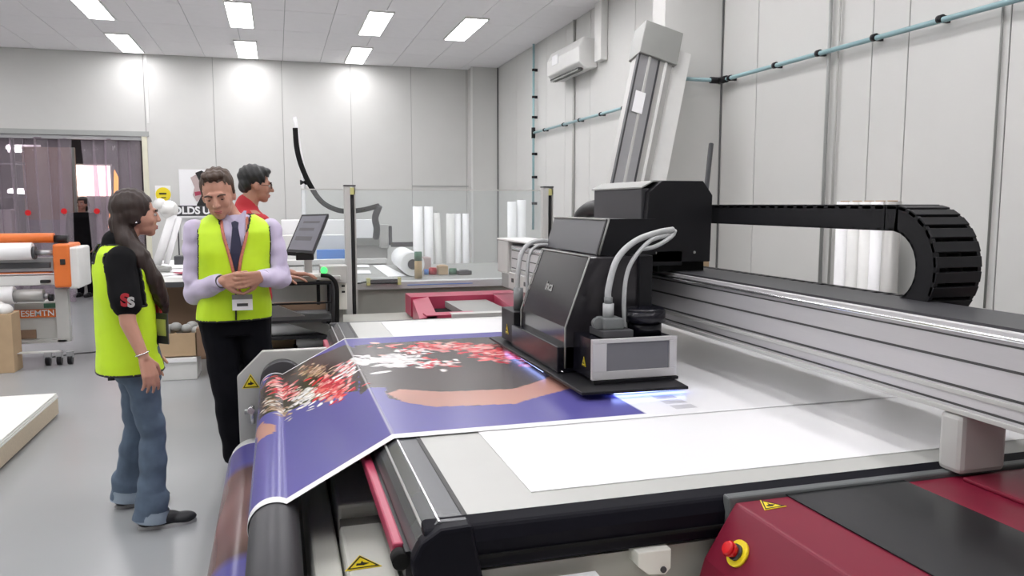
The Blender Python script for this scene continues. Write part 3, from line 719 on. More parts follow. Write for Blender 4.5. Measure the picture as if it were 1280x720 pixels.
# ---------------------------------------------------------------- leaning column behind the printer
lc = thing('leaning_column', 'tall leaning aluminium column with clear front and grey cap behind the gantry', 'column', (2.4, 6.0, 0))
b0 = at(797, 225, 5.9); tp = at(830, 62, 6.1); dv = (tp-b0); foot = b0-dv*(b0.z/dv.z)
u = Vector((1, 0, 0)); u = (u-dv.normalized()*u.dot(dv.normalized())).normalized(); n = dv.normalized().cross(u)
def lean(name, m, u0, u1, n0, n1, t0, t1, **k):
    P = lambda t, a, b: foot+(tp-foot)*t+u*a+n*b
    bm = bm_new(); poly_prism(bm, [P(t0, u0, n0), P(t0, u1, n0), P(t0, u1, n1), P(t0, u0, n1)], (tp-foot)*(t1-t0)); return link(name, bm, m, lc, **k)
sg = 1 if n.y > 0 else -1
lean('column_body', 'aluminium_side', -.20, .10, .03*sg, .16*sg, 0, 1.0)
lean('column_front', 'steel', -.195, -.03, 0, .03*sg, 0, 1.0)
lean('column_front', 'aluminium_side', -.02, .10, 0, .03*sg, 0, 1.0)
lean('column_edge', 'dark_grey', -.21, -.195, -.005*sg, .04*sg, 0, 1.0)
lean('column_edge', 'dark_grey', -.03, -.015, -.008*sg, .04*sg, 0, 1.0)
lean('column_ridge', 'light_grey', -.12, -.10, -.012*sg, 0, 0, 1.0)
lean('column_ridge', 'white_trim', .03, .05, -.012*sg, 0, 0, 1.0)
lean('column_wing', 'white_trim', .10, .26, .03*sg, .09*sg, 0, 1.02)
lean('column_cap', 'mid_grey', -.215, .13, -.03*sg, .20*sg, .965, 1.06, bevel=.006)
lean('column_label', 'paper', -.175, -.085, -.016*sg, -.012*sg, .80, .86)
o = tb('rod', 'mid_grey', [at(884, 232, 5.2), at(888, 180, 5.3)], .012); 
# rod continues to the floor
bpy.data.objects.remove(o)
a, b = at(884, 226, 5.6), at(889, 180, 5.7); d = b-a; f0 = a-d*(a.z/d.z)
o = tb('rod', 'dark_grey', [f0, b], .02); solo(o, 'thin dark rod leaning on the wall column behind the black chain box', 'rod')
cb = thing('carton', 'small brown carton with a white label behind the black chain box', 'box', tuple(at(872, 345, 5.6)-Vector((0, 0, .5))))
q = at(872, 340, 5.6)
bx('carton_body', 'cardboard', q.x-.09, q.x+.10, 5.6, 5.8, q.z-.06, q.z+.085, cb)
bx('carton_label', 'paper', q.x-.04, q.x+.03, 5.594, 5.6, q.z-.03, q.z+.06, cb)
text_mesh('label_print', 'V', .05, 'ink_black', cb, (q.x-.005, 5.593, q.z+.015), (1, 0, 0), (0, 0, 1))
o = bx('storage_bench', 'mid_grey', q.x-.16, q.x+.16, 5.52, 5.84, 0, q.z-.062, bev=.01); solo(o, 'low grey bench behind the gantry with a carton on it', 'bench')
# white media rolls by the right wall
for k, (px, m, lab) in enumerate(((1053, 'paper', 'white media roll farthest of the bundle standing at the right wall beside the conduits'), (1068, 'plastic_white', 'white media roll second in the bundle inside the cable chain loop'),
        (1083, 'white_trim', 'cream-tinted media roll in the middle of the bundle inside the cable chain loop'), (1097, 'paper', 'white media roll fourth in the bundle inside the cable chain loop'), (1112, 'aluminium_side', 'grey media roll nearest the camera in the bundle at the right wall'))):
    p = atx(px, 330, 3.66)
    t = thing('media_roll', lab, 'roll', (3.66, p.y, 0), 'media rolls at the right wall')
    cy('roll', m, (3.66, p.y, 0), (3.66, p.y, 1.60), .052, t, seg=24)
    cy('core', 'cardboard', (3.66, p.y, 1.60), (3.66, p.y, 1.607), .03, t)
# ---------------------------------------------------------------- safety posts, clear guard, workstation, background tables
def post(p, label, z0=.0):
    t = thing('safety_post', label, 'post', (p.x, p.y, 0), None)
    x, y = p.x, p.y; zt = 1.735
    bx('post_profile', 'light_grey', x-.05, x+.0, y-.04, y+.04, 0, zt, t, bev=.004)
    bx('sensor_bar', 'black_satin', x+.005, x+.032, y-.035, y+.02, .62, zt-.03, t, bev=.004)
    bx('post_profile', 'aluminium_side', x+.032, x+.045, y-.04, y+.03, 0, zt, t)
    bx('sensor_window', 'ink_black', x+.010, x+.027, y-.040, y-.034, .66, zt-.1, t)
    bx('sensor_cap', 'yellow_metal', x-.0, x+.046, y-.04, y+.025, zt-.07, zt-.01, t, bev=.004)
    bx('post_cap', 'dark_grey', x-.052, x+.047, y-.045, y+.042, zt, zt+.012, t)
    return t
pa = at(437, 233, 6.9); pb = at(684, 235, 6.9)
post(pa, 'tall grey post with black sensor strip and yellow cap, right of the monitor')
post(pb, 'tall grey sensor post behind the gantry end, beside the white rolls')
g = thing('clear_guard', 'clear acrylic guard panel with a thin top rail between the two sensor posts', 'guard panel', ((pa.x+pb.x)/2, 6.95, .9))
bx('panel', 'acrylic', pa.x-.4, pb.x, 6.945, 6.951, .9, 1.705, g)
bx('top_rail', 'light_grey', pa.x-.4, pb.x, 6.940, 6.956, 1.705, 1.715, g)

# background cutting table with aluminium front rail
ct = thing('cutting_table', 'long flat grey cutting table with an aluminium front rail behind the printer', 'table', (1.4, 8.2, 0))
bx('table_top', 'mid_grey', -.1, 2.6, 7.12, 9.3, .84, .88, ct)
bx('front_rail', 'aluminium', .45, 2.6, 7.04, 7.12, .83, .90, ct, bev=.006)
bx('front_rail_strip', 'blue_stripe', 1.1, 1.7, 7.036, 7.042, .862, .868, ct)
bx('front_panel', 'cream_dark', .45, 2.6, 7.10, 7.14, .3, .83, ct)
bx('side_panel', 'light_grey', .40, .48, 7.02, 7.5, .0, .88, ct, bev=.01)
for x in (0, 2.5):
    for y in (7.3, 9.2): bx('leg', 'mid_grey', x-.04, x+.04, y-.04, y+.04, 0, .84, ct)
o = thing('sensor_box', 'black and yellow sensor bar mounted level on the table rail', 'sensor', tuple(at(480, 352, 6.98)))
q = at(480, 352, 6.98)
bx('bar_body', 'black_satin', q.x-.13, q.x+.13, 6.98, 7.03, q.z-.02, q.z+.02, o)
bx('bar_frame', 'yellow_metal', q.x-.15, q.x-.12, 6.97, 7.035, q.z-.032, q.z+.032, o); bx('bar_frame', 'yellow_metal', q.x+.12, q.x+.15, 6.97, 7.035, q.z-.032, q.z+.032, o)
bx('bar_frame', 'plastic_white', q.x-.12, q.x+.12, 6.975, 7.03, q.z+.02, q.z+.032, o)
tb('sensor_cable', 'black_matte', [(q.x-.15, 7.0, q.z), (q.x-.24, 7.0, q.z-.01), (q.x-.30, 6.98, q.z+.02)], .008, o, n=5)
# paper roll and papers on it
r1, r2 = at(503, 322, 7.9), at(522, 330, 7.6)
pr_ = thing('paper_roll', 'white paper roll lying on the cutting table with loose end', 'roll', (1.3, 8, .88))
ra, rb = Vector((1.10, 8.75, 1.0)), Vector((1.22, 7.55, 1.0))
ra = at(502, 320, 8.8); ra.z = 1.0; rb = at(516, 330, 7.7); rb.z = 1.0
cy('roll', 'paper', ra, rb, .115, pr_, seg=30); cy('core', 'dark_grey', rb, rb+(rb-ra).normalized()*.02, .05, pr_)
o = pp('paper_sheet', 'paper', [atz(466, 332, .884), atz(480, 331, .884), atz(508, 345, .884), atz(485, 346, .884)], (0, 0, .002)); solo(o, 'white paper strip on the cutting table left of the paper roll', 'paper')
for a_, lab in (((445, 338, 462, 342), 'small white paper near the post on the cutting table'), ((446, 331, 460, 334), 'white paper scrap farther back by the post on the cutting table')):
    o = pp('paper_sheet', 'paper', [atz(a_[0], a_[1], .884), atz(a_[2], a_[1], .884), atz(a_[2]+2, a_[3], .884), atz(a_[0]-2, a_[3], .884)], (0, 0, .002)); solo(o, lab, 'paper')
cn = thing('cardboard_tube', 'short brown tube with a dark green top standing on the cutting table', 'tube', tuple(atz(523, 348, .882)))
q = atz(523, 348, .882)
cy('tube_body', 'kraft', q, q+Vector((0, 0, .17)), .036, cn); cy('tube_top', 'green_tape', q+Vector((0, 0, .17)), q+Vector((0, 0, .255)), .037, cn)
for px, m, wd, h, lab in ((541, 'red_cloth', .05, .06, 'small red tin on the cutting table edge'), (553, 'cardboard', .05, .09, 'small brown jar on the cutting table edge'), (566, 'green_tape', .05, .055, 'small dark green pot on the cutting table'), (580, 'dark_grey', .07, .04, 'low dark tray on the cutting table by the gantry'), (533, 'blue_stripe', .03, .045, 'tiny blue cap beside the red tin on the cutting table'), (531, 'pastel_pink', .06, .14, 'pale pink carton behind the red tin')):
    q = atz(px, 343 if m != 'pastel_pink' else 338, .882)
    if m in ('red_cloth', 'blue_stripe', 'green_tape'):
        bm = bm_new(); cyl(bm, q, q+Vector((0, 0, h)), wd*.8); cyl(bm, q+Vector((0, 0, h)), q+Vector((0, 0, h+.008)), wd*.7); o = link('pot', bm, m)
    else:
        bm = bm_new(); box(bm, q.x-wd, q.x+wd, q.y-.05, q.y+.05, q.z, q.z+h, .006); box(bm, q.x-wd*.6, q.x+wd*.6, q.y-.03, q.y+.03, q.z+h, q.z+h+.008, .002); o = link('carton', bm, m)
    solo(o, lab, 'container')
# standing rolls
rolls = [(522, 258, 1.64, 'paper', .064, 0, 'tall white media roll leftmost of the standing rolls behind the cutting table'), (535.5, 258, 1.64, 'paper', .055, 0, 'tall white media roll second from left behind the green-topped tube'),
         (545.5, 266, 1.56, 'plastic_white', .04, .07, 'slightly leaning pale roll third in the row of standing rolls'), (563, 267, 1.55, 'plastic_white', .055, 0, 'pale roll fourth in the row of standing rolls'),
         (572, 267, 1.55, 'paper', .040, 0, 'white roll fifth in the row of standing rolls'), (582, 267, 1.55, 'paper', .040, .0, 'white roll rightmost of the row, next to the gantry end')]
for px, py, h, m, r, ln, lab in rolls:
    p = at(px, py, 10.0); h = p.z
    t = thing('media_roll', lab, 'roll', (p.x+ln, 10.0, 0), 'standing rolls behind the cutting table')
    cy('roll', m, (p.x+ln, 10.0, 0), (p.x, 10.0, h), r, t, seg=20); cy('core', 'mid_grey', (p.x, 10, h), (p.x, 10, h+.006), r*.5, t)
for px, py, lab in ((640, 252, 'short white roll behind the gantry end, left of its pair'), (652, 250, 'taller white roll behind the gantry end, beside the sensor post')):
    p = at(px, py, 10.0)
    t = thing('media_roll', lab, 'roll', (p.x, 10.0, 0), 'rolls behind the gantry end')
    cy('roll', 'paper', (p.x, 10.0, 0), (p.x, 10.0, p.z), .06, t); cy('core', 'mid_grey', (p.x, 10, p.z), (p.x, 10, p.z+.006), .03, t)

# far digital cutter with blue bed and white hood
fc = thing('far_cutter', 'white flatbed cutter with a bright blue bed near the back wall', 'machine', (.5, 11, 0))
a = at(330, 327, 10.6); b = at(484, 327, 10.6)
bx('cutter_body', 'light_grey', a.x, b.x, 10.7, 11.9, .25, .80, fc)
bx('front_rail', 'white_trim', a.x, b.x, 10.58, 10.7, .80, .87, fc, bev=.01)
bx('blue_bed', 'blue_stripe', at(396, 318, 10.9).x, at(464, 318, 10.9).x, 10.85, 11.0, .86, .98, fc)
bx('hood', 'plastic_white', at(340, 300, 11.2).x, at(440, 300, 11.2).x, 11.1, 11.3, .8, 1.17, fc, bev=.01)
bx('hood', 'paper', at(352, 300, 11.6).x, at(470, 300, 11.6).x, 11.5, 11.7, .8, 1.37, fc, bev=.01)
hd = bx('cutting_head', 'aluminium_side', at(440, 310, 10.75).x, at(484, 310, 10.75).x, 10.7, 10.85, .86, 1.10, fc, bev=.01)
bx('tool_motor', 'light_grey', at(474, 290, 10.7).x, at(485, 290, 10.7).x, 10.62, 10.7, 1.0, 1.32, fc, bev=.01)
bx('tool_motor', 'dark_grey', at(485, 290, 10.7).x, at(489, 290, 10.7).x, 10.62, 10.7, 1.05, 1.30, fc, bev=.004)
bx('cutter_beam', 'mid_grey', at(440, 305, 10.7).x, at(490, 305, 10.7).x, 10.66, 10.72, 1.04, 1.14, fc)
bx('cutter_beam', 'dark_grey', at(487, 300, 10.6).x, at(514, 300, 10.6).x, 10.4, 10.5, 1.03, 1.09, fc)
for x in (a.x+.1, b.x-.1): bx('leg', 'mid_grey', x-.05, x+.05, 10.8, 10.9, 0, .25, fc)
# suction hose hung from a white pole
hp = thing('hose_hanger', 'white vertical pole carrying a sagging black hose over the far cutter', 'pole', tuple(at(380, 300, 10.3)-Vector((0, 0, .3))))
tb('pole', 'paper', [at(368, 146, 10.3), at(375, 190, 10.3), at(379, 215, 10.3), at(380, 300, 10.3)], .026, hp, n=4)
tb('hose', 'black_matte', [at(369, 160, 10.25), at(371, 185, 10.25), at(377, 208, 10.25), at(388, 232, 10.25), at(402, 252, 10.25), at(420, 262, 10.25), at(436, 264, 10.25), at(455, 262, 10.25), at(474, 257, 10.25)], .033, hp, n=6)
tb('hose_end', 'dark_grey', [at(474, 257, 10.25), at(469, 272, 10.3), at(471, 285, 10.4), at(470, 297, 10.5)], .045, hp, n=5)
cy('pole_clamp', 'black_satin', at(375, 228, 10.3), at(384, 228, 10.3), .03, hp)

# operator workstation
ws = thing('workstation', 'black-framed operator cart with keyboard shelf and diagonal brace', 'workstation', (.15, 6.2, 0))
zt = 1.02
xl, xr = -.12, .385
bx('worktop', 'light_grey', xl, xr+.06, 6.05, 6.6, zt, zt+.03, ws, bev=.005)
tb('frame_rail', 'black_satin', [(xl, 6.05, zt-.02), (xr, 6.05, zt-.02)], .014, ws)
tb('frame_rail', 'black_satin', [(xl, 6.05, zt-.17), (xr, 6.05, zt-.17)], .007, ws)
tb('leg', 'black_satin', [(xr+.0, 6.05, zt-.01), (xr, 6.05, 0)], .018, ws); tb('leg', 'black_satin', [(xl, 6.05, zt), (xl, 6.05, 0)], .016, ws)
tb('leg', 'black_satin', [(xr, 6.55, zt), (xr, 6.55, 0)], .016, ws); tb('leg', 'black_satin', [(xl, 6.55, zt), (xl, 6.55, 0)], .016, ws)
tb('leg', 'black_satin', [(.285, 6.2, zt), (.285, 6.2, zt-.2)], .014, ws)
tb('black_cable', 'black_matte', [(.30, 6.02, 1.06), (.36, 6.0, 1.05), (.405, 6.0, .99), (.41, 6.0, .85), (.40, 6.02, .5)], .016, ws, n=6)
pp('diagonal_brace', 'aluminium_side', [(xl+.03, 6.3, .84), (xl+.03, 6.3, .72), (xr-.02, 6.3, .56), (xr-.02, 6.3, .64)], (0, .06, 0), ws)
bx('rear_panel', 'light_grey', xl, xr, 6.58, 6.6, .80, 1.0, ws)
bx('lower_shelf', 'dark_grey', xl, xr, 6.1, 6.55, .70, .72, ws)
bx('keyboard', 'plastic_white', .06, .34, 6.08, 6.22, zt+.03, zt+.045, ws, bev=.003)
bx('button_panel', 'light_grey', .30, .50, 6.1, 6.3, .99, 1.12, ws, bev=.005)
q = at(405, 338, 6.09)
cy('green_button', 'led_green', q, q+Vector((0, .012, 0)), .024, ws)
mn = thing('monitor', 'dark tilted flat monitor on a grey stand, beside the keyboard', 'monitor', (.2, 6.4, 1.05))
P = [at(357, 315, 6.15), at(391, 317, 6.1), at(411, 267, 6.45), at(377, 268, 6.5)]
nn = (P[1]-P[0]).cross(P[3]-P[0]).normalized()
if nn.y > 0: nn = -nn
pp('monitor_case', 'black_satin', P, -nn*.035, mn, bevel=.004)
c = sum(P, Vector())/4
pp('screen', 'screen', [c+(p-c)*.88+nn*.001 for p in P], nn*.002, mn)
for k, (u0, u1, v0, v1) in enumerate(((.15, .75, .30, .40), (.15, .70, .55, .62), (.2, .8, .75, .80))):
    f_ = lambda u_, v_: P[0].lerp(P[1], u_).lerp(P[3].lerp(P[2], u_), v_)+nn*.0035
    pp('screen_row', 'dark_grey', [f_(u0, v0), f_(u1, v0), f_(u1, v1), f_(u0, v1)], nn*.0006, mn)
q = at(385, 318, 6.3); bx('stand', 'light_grey', q.x-.03, q.x+.03, 6.3, 6.34, zt+.03, q.z+.16, mn, bev=.004)
q = at(382, 320, 6.14); bx('monitor_foot', 'black_satin', q.x-.07, q.x+.06, 6.12, 6.2, q.z-.03, q.z+.03, mn, bev=.004)
cu = thing('control_box', 'grey control box with switches beside the workstation, left of the sensor post', 'control box', (.5, 6.3, 0))
q = at(425, 370, 6.25)
bx('box_body', 'cream', q.x-.06, q.x+.05, 6.2, 6.35, q.z-.10, q.z+.18, cu, bev=.005)
bx('box_post', 'mid_grey', q.x-.03, q.x+.02, 6.25, 6.3, 0, q.z-.10, cu)
for k in range(3): bx('switch', 'ink_black', q.x+.01, q.x+.035, 6.194, 6.2, q.z+.12-.045*k, q.z+.135-.045*k, cu)
# rolls lying under the workstation
for (zz, py, r, m, x0, x1, Yv, lab) in ((.561, 407, .055, 'paper', -.1, .37, 6.75, 'white media roll lying low under the workstation'), (.446, 414, .055, 'cardboard', -.40, .10, 6.80, 'brown cardboard-wrapped roll lying under the workstation'), (.441, 420, .05, 'paper', .13, .37, 6.75, 'short white roll at the bottom under the workstation')):
    bm = bm_new(); z_ = zz; cyl(bm, (x0, Yv, z_), (x1, Yv, z_), r); cyl(bm, (x0-.01, Yv, z_), (x1+.01, Yv, z_), r*.5); o = link('media_roll', bm, m); solo(o, lab, 'roll')
rk = thing('roll_rack', 'low dark shelf rack holding the rolls under the workstation', 'rack', (.1, 7.0, 0))
for z_ in (.12, .39, .505, .68): bx('rack_shelf', 'dark_grey', -.45, .40, 6.64, 7.0, z_-.02, z_, rk)
for x_ in (-.45, .38): bx('rack_side', 'dark_grey', x_, x_+.02, 6.64, 7.0, 0, .75, rk)
bx('rack_back', 'cardboard_dark', -.45, .40, 6.98, 7.0, 0, .75, rk)

# ---------------------------------------------------------------- left background: table, papers, boxes, posters, folding arm
wt = thing('work_table', 'cluttered work table behind the two visitors, covered with papers', 'table', (-1.1, 9.0, 0))
bx('table_top', 'light_grey', -1.42, -.35, 8.1, 10.6, .82, .85, wt, bev=.004)
bx('table_edge', 'dark_grey', -1.42, -.35, 8.08, 8.1, .80, .85, wt)
for x in (-1.30, -.42):
    for y in (8.15, 10.5): bx('leg', 'mid_grey', x-.03, x+.03, y-.03, y+.03, 0, .82, wt)
bx('back_board', 'cardboard_dark', -1.2, -.40, 8.6, 8.62, .0, .80, wt)
rnd = random.Random(3)
PL = ['white paper nearest the table edge', 'slanted white paper left on the table', 'white paper beside the red folder', 'white paper on the middle of the table', 'creased white paper toward the back of the table', 'white paper right of the middle of the table', 'small white paper by the folding arm', 'white paper farthest back on the table', 'pale grey leaflet on the table', 'narrow white paper strip on the table']
spots = [(232, 345), (212, 343), (222, 338), (245, 341), (215, 331), (250, 335), (205, 327), (235, 328), (258, 345), (228, 333)]
for k, (px, py) in enumerate(spots):
    q = atz(px, py, .852+.0015*k); aa = rnd.uniform(-.6, .6); w_, h_ = rnd.uniform(.10, .17), rnd.uniform(.12, .3)
    bm = bm_new(); box(bm, -w_, w_, -h_, h_, 0, .0012, 0, Matrix.Translation(q) @ Matrix.Rotation(aa, 4, 'Z')); o = link('paper_sheet', bm, 'light_grey' if k == 8 else 'paper'); solo(o, PL[k], 'paper', 'papers on the work table')
q = atz(238, 341, .87); bm = bm_new(); box(bm, -.14, .14, -.1, .1, 0, .006, .001, Matrix.Translation(q) @ Matrix.Rotation(.5, 4, 'Z')); box(bm, -.13, .13, -.09, .09, .006, .009, 0, Matrix.Translation(q) @ Matrix.Rotation(.5, 4, 'Z')); o = link('folder', bm, 'red_light'); solo(o, 'thin red folder among the papers on the work table', 'folder')
q = at(224, 318, 10.3); o = bx('document_tray', 'dark_grey', q.x-.05, q.x+.35, 10.2, 10.4, .85, .97, bev=.01); solo(o, 'dark document tray at the back of the work table', 'tray')
fa = thing('boom_stand', 'inclined white tubular boom with a jointed head on the work table', 'boom stand', tuple(atz(196, 338, .85)))
A, B = at(196, 330, 9.4), at(216, 268, 9.4)
tb('arm', 'paper', [A, B], .045, fa, seg=14); tb('arm', 'paper', [at(208, 330, 9.4), at(224, 272, 9.4)], .03, fa, seg=14)
bm = bm_new(); ellipsoid(bm, at(211, 262, 9.4), (.10, .07, .10)); ellipsoid(bm, at(200, 256, 9.4), (.07, .06, .07)); cyl(bm, at(203, 262, 9.35), at(218, 262, 9.35), .05); link('arm_head', bm, 'plastic_white', fa)
bx('arm_base', 'mid_grey', A.x-.12, A.x+.14, 9.3, 9.5, .852, .90, fa, bev=.01)
# boxes on the floor
fb = thing('white_box', 'open white carton on the floor between the two visitors, lower of two', 'box', (-.93, 7.8, 0))
x0, x1 = atz(199, 474, 0).x, atz(247, 474, 0).x
bx('box_body', 'plastic_white', x0, x1, 7.62, 8.0, 0, .20, fb, bev=.004); bx('box_flap', 'paper', x0, x1, 7.60, 7.62, .165, .20, fb)
cbx = thing('cardboard_box', 'open brown cardboard box stacked on the white carton behind the woman', 'box', (-.93, 7.8, .2))
bm = bm_new()
for a_ in ((x0, x1, 7.66, 7.67), (x0, x1, 7.97, 7.98), (x0, x0+.01, 7.66, 7.98), (x1-.01, x1, 7.66, 7.98)): box(bm, a_[0], a_[1], a_[2], a_[3], .202, .42)
box(bm, x0, x1, 7.66, 7.98, .202, .21); link('box_body', bm, 'cardboard', cbx)
bx('box_side', 'cardboard_dark', x1, x1+.07, 7.66, 7.98, .202, .46, cbx)
bm = bm_new()
for k in range(7): ellipsoid(bm, (x0+.06+k*.045, 7.8+.04*(k % 2), .42+.02*(k % 3)), (.055, .06, .045), seg=10)
o = link('crumpled_wrap', bm, 'mid_grey'); solo(o, 'crumpled grey packing wrap heaped in the brown cardboard box', 'packing wrap')
# posters on the back wall
def rect_back(name, m, px0, px1, py0, py1, Yv, parent, th=.01):
    a_, b_ = at(px0, py1, Yv), at(px1, py0, Yv); return bx(name, m, a_.x, b_.x, Yv, Yv+th, a_.z, b_.z, parent)
p1 = thing('poster', 'small white poster with a yellow face on the back wall above the woman', 'poster', tuple(at(204, 262, 14.17)))
rect_back('sheet', 'paper', 195, 213, 232, 262, 14.18, p1)
q = at(204, 243, 14.165); bm = bm_new(); cyl(bm, q, q+Vector((0, .012, 0)), .115, seg=28); link('yellow_face', bm, 'yellow', p1)
bm = bm_new()
box(bm, q.x-.06, q.x+.05, q.y-.004, q.y, q.z+.0, q.z+.025); box(bm, q.x-.03, q.x+.04, q.y-.004, q.y, q.z-.06, q.z-.045)
link('face_print', bm, 'ink_black', p1)
p2 = thing('poster', 'tall white poster with a pink and dark figure behind the man in the tie', 'poster', tuple(at(242, 268, 14.16)))
rect_back('sheet', 'paper', 227, 262, 212, 300, 14.18, p2)
def flat(name, m, pts, dy=0):
    pp(name, m, [at(x_, y_, 14.172-dy) for x_, y_ in pts], (0, .004, 0), p2)
flat('figure_print', 'pastel_pink', [(238, 222), (247, 217), (252, 226), (250, 236), (254, 246), (246, 252), (241, 244), (243, 234)])
flat('figure_dark_print', 'ink_black', [(244, 216), (252, 213), (262, 220), (262, 262), (250, 268), (246, 256), (252, 244), (250, 228)], .004)
flat('figure_red_print', 'red_light', [(243, 240), (250, 239), (253, 243), (244, 245)], .008)
sg_ = thing('sign_board', 'dark grey sign with white capital letters beside the white arm', 'sign', tuple(at(240, 271, 13.9)))
rect_back('board', 'dark_grey', 217, 275, 257, 270, 14.0, sg_, .02)
text_mesh('lettering', 'OLDS', .165, 'paper', sg_, at(233, 263.5, 13.985), (1, 0, 0), (0, 0, 1), bold=.006); text_mesh('lettering', 'U', .165, 'paper', sg_, at(258, 263.5, 13.985), (1, 0, 0), (0, 0, 1), bold=.006)
rect_back('board_edge', 'paper', 217, 275, 270, 272, 13.995, sg_, .02)
# pinned by two stand legs to the floor
for px in (222, 270): 
    q = at(px, 270, 14.03); bx('stand_leg', 'dark_grey', q.x-.01, q.x+.01, 14.02, 14.04, 0, q.z, sg_)

# ---------------------------------------------------------------- strip curtain and what is behind it
sc = thing('strip_curtain', 'clear plastic strip curtain hanging in the wide doorway at the left', 'curtain', (-4.3, 14.2, 0))
bx('curtain_rail', 'steel', XL+.02, -2.08, 14.22, 14.26, 2.62, 2.68, sc)
x = -2.10; k = 0
while x > -5.9:
    wv = .17; bm = bm_new()
    # each strip is a thin curved plastic band
    n_ = 6; tilt = rnd.uniform(-.03, .03); bow = rnd.choice((.018, -.018, .03)); yo = 14.24+(.02 if k % 2 else 0); dx = rnd.uniform(-.03, .03)
    sw = .0
    if k == 5: x -= wv*.9; k += 1; continue
    if k in (4, 6): sw = .12 if k == 4 else -.10
    rows = []
    for r_ in range(9):
        t_ = r_/8; z_ = 2.64-2.62*t_; row = []
        for c_ in range(n_+1):
            s_ = c_/n_; row.append(bm.verts.new((x-wv*1.15*s_+dx*t_+sw*t_*(1-t_*.3), yo+bow*math.sin(math.pi*s_)+tilt*s_+.01*math.sin(3*t_+k), z_)))
        rows.append(row)
    for a_, b_ in zip(rows, rows[1:]):
        for c_ in range(n_): f_ = bm.faces.new((a_[c_], a_[c_+1], b_[c_+1], b_[c_])); f_.smooth = True
    o = link('curtain_strip', bm, 'pvc_strip', sc); md = o.modifiers.new('s', 'SOLIDIFY'); md.thickness = .002
    x -= wv; k += 1
for px, py in ((35, 266), (80, 264), (121, 264)):
    q = at(px, py, 14.20); cy('red_tag', 'red_button', q, q+Vector((0, .004, 0)), .045, sc)
bp = thing('partition', 'brown and grey partition panel behind the strip curtain', 'partition', (-3.9, 16.5, 0))
a_, b_ = at(28, 205, 16.8), at(94, 205, 16.8)
bx('upper_panel', 'partition_brown', a_.x, b_.x, 16.8, 16.86, 1.3, 2.65, bp); bx('lower_panel', 'partition_grey', a_.x, b_.x, 16.8, 16.86, 0, 1.3, bp)
bx('partition_post', 'mid_grey', b_.x-.05, b_.x, 16.76, 16.8, 0, 2.65, bp)
gl = thing('lit_opening', 'glowing panel standing in for a pink-lit opening beyond the strip curtain', 'display', tuple(at(118, 250, 17.8)))  # emissive panel takes the place of a bright pink-lit opening
a_, b_ = at(94, 245, 17.8), at(137, 207, 17.8); bx('lit_face', 'glow_pink', a_.x, b_.x, 17.8, 17.83, a_.z, b_.z, gl); bx('opening_frame', 'mid_grey', a_.x-.03, b_.x+.03, 17.83, 17.88, 0, b_.z+.03, gl)
go = thing('orange_lamp', 'tall glowing orange lamp behind the strip curtain', 'sign', tuple(at(142, 300, 16.5)))  # a tall orange lamp, drawn as a glowing feather-shaped face on a pole
pp('lit_face', 'glow_orange', [at(143, 212, 16.5), at(148, 222, 16.5), at(147, 285, 16.5), at(135, 285, 16.5), at(139, 240, 16.5)], (0, .02, 0), go)
_p = at(140, 320, 16.45); tb('lamp_pole', 'dark_grey', [at(141, 208, 16.45), _p, Vector((_p.x, 16.45, 0))], .02, go)
o = thing('shelf_rack', 'dark storage rack with grey bundles behind the left end of the strip curtain', 'rack', (-5.2, 16, 0))
for z_ in (.3, 1.0, 1.7, 2.3): bx('shelf', 'dark_grey', -5.9, -4.35, 15.8, 16.4, z_, z_+.04, o)
for x_ in (-5.9, -5.15, -4.4): bx('upright', 'dark_grey', x_, x_+.05, 15.8, 15.85, 0, 2.7, o)
for k in range(8): 
    bx('bundle', ('mid_grey', 'dark_grey', 'partition_brown', 'light_grey')[k % 4], -5.8+.36*(k % 4), -5.55+.36*(k % 4), 15.85, 16.3, (1.04, .34)[k//4], (1.5, .8)[k//4]+.05*(k % 3), o, bev=.03)

# ---------------------------------------------------------------- laminator at the left edge
lm = thing('laminator', 'orange and white roll laminator at the left edge with a white roll on its spindle', 'laminator', (-2.9, 9, 0))
LY = 8.8
def rb(name, m, px0, px1, py0, py1, Y0=LY, th=.1, bev=.004, **k):
    a_, b_ = at(px0, py1, Y0), at(px1, py0, Y0); return bx(name, m, a_.x, b_.x, Y0, Y0+th, a_.z, b_.z, lm, bev=bev, **k)
def rc(name, m, px0, px1, py, rpx, Y0=LY, **k):
    a_, b_ = at(px0, py, Y0), at(px1, py, Y0); return cy(name, m, (a_.x, Y0, a_.z), (b_.x, Y0, a_.z), rpx/990*Y0, lm, **k)
rc('pressure_roller', 'orange', -90, 68, 299, 5.5, LY+.1); rc('roller_end', 'black_satin', 68, 85, 299, 4.5, LY+.1)
rc('film_roll', 'paper', -90, 41, 316, 9.5, label='white roll of film'); rc('roll_core', 'dark_grey', 41, 45, 316, 7); rc('spindle', 'steel', 45, 68, 316, 3)
rb('infeed_plate', 'steel', -90, 66, 322, 342, LY+.08, .15); rb('infeed_plate', 'dark_grey', -90, 62, 328, 338, LY+.05, .03); rb('lower_trim', 'orange', -90, 62, 341, 344, LY+.05)
rb('front_beam', 'plastic_white', -90, 70, 344, 360, LY+.05, .3)
eh = rb('end_housing', 'orange', 68, 86, 305, 360, LY-.05, .5, bev=.02); rb('end_cover', 'plastic_white', 86, 98, 309, 361, LY-.03, .5, bev=.02)
rb('control_button', 'ink_black', 75, 81, 324, 331, LY-.065, .02)
rb('knob', 'ink_black', 50, 62, 350, 354, LY, .05)
rc('take_up_bar', 'aluminium_side', 18, 55, 370, 7); rc('take_up_bar', 'paper', -90, 18, 372, 10); rc('bar_end', 'black_satin', 61, 67, 372, 4); rc('bar_end', 'steel', 55, 61, 370, 3)
rb('leg', 'light_grey', 72, 84, 361, 428, LY+.1, .1); 
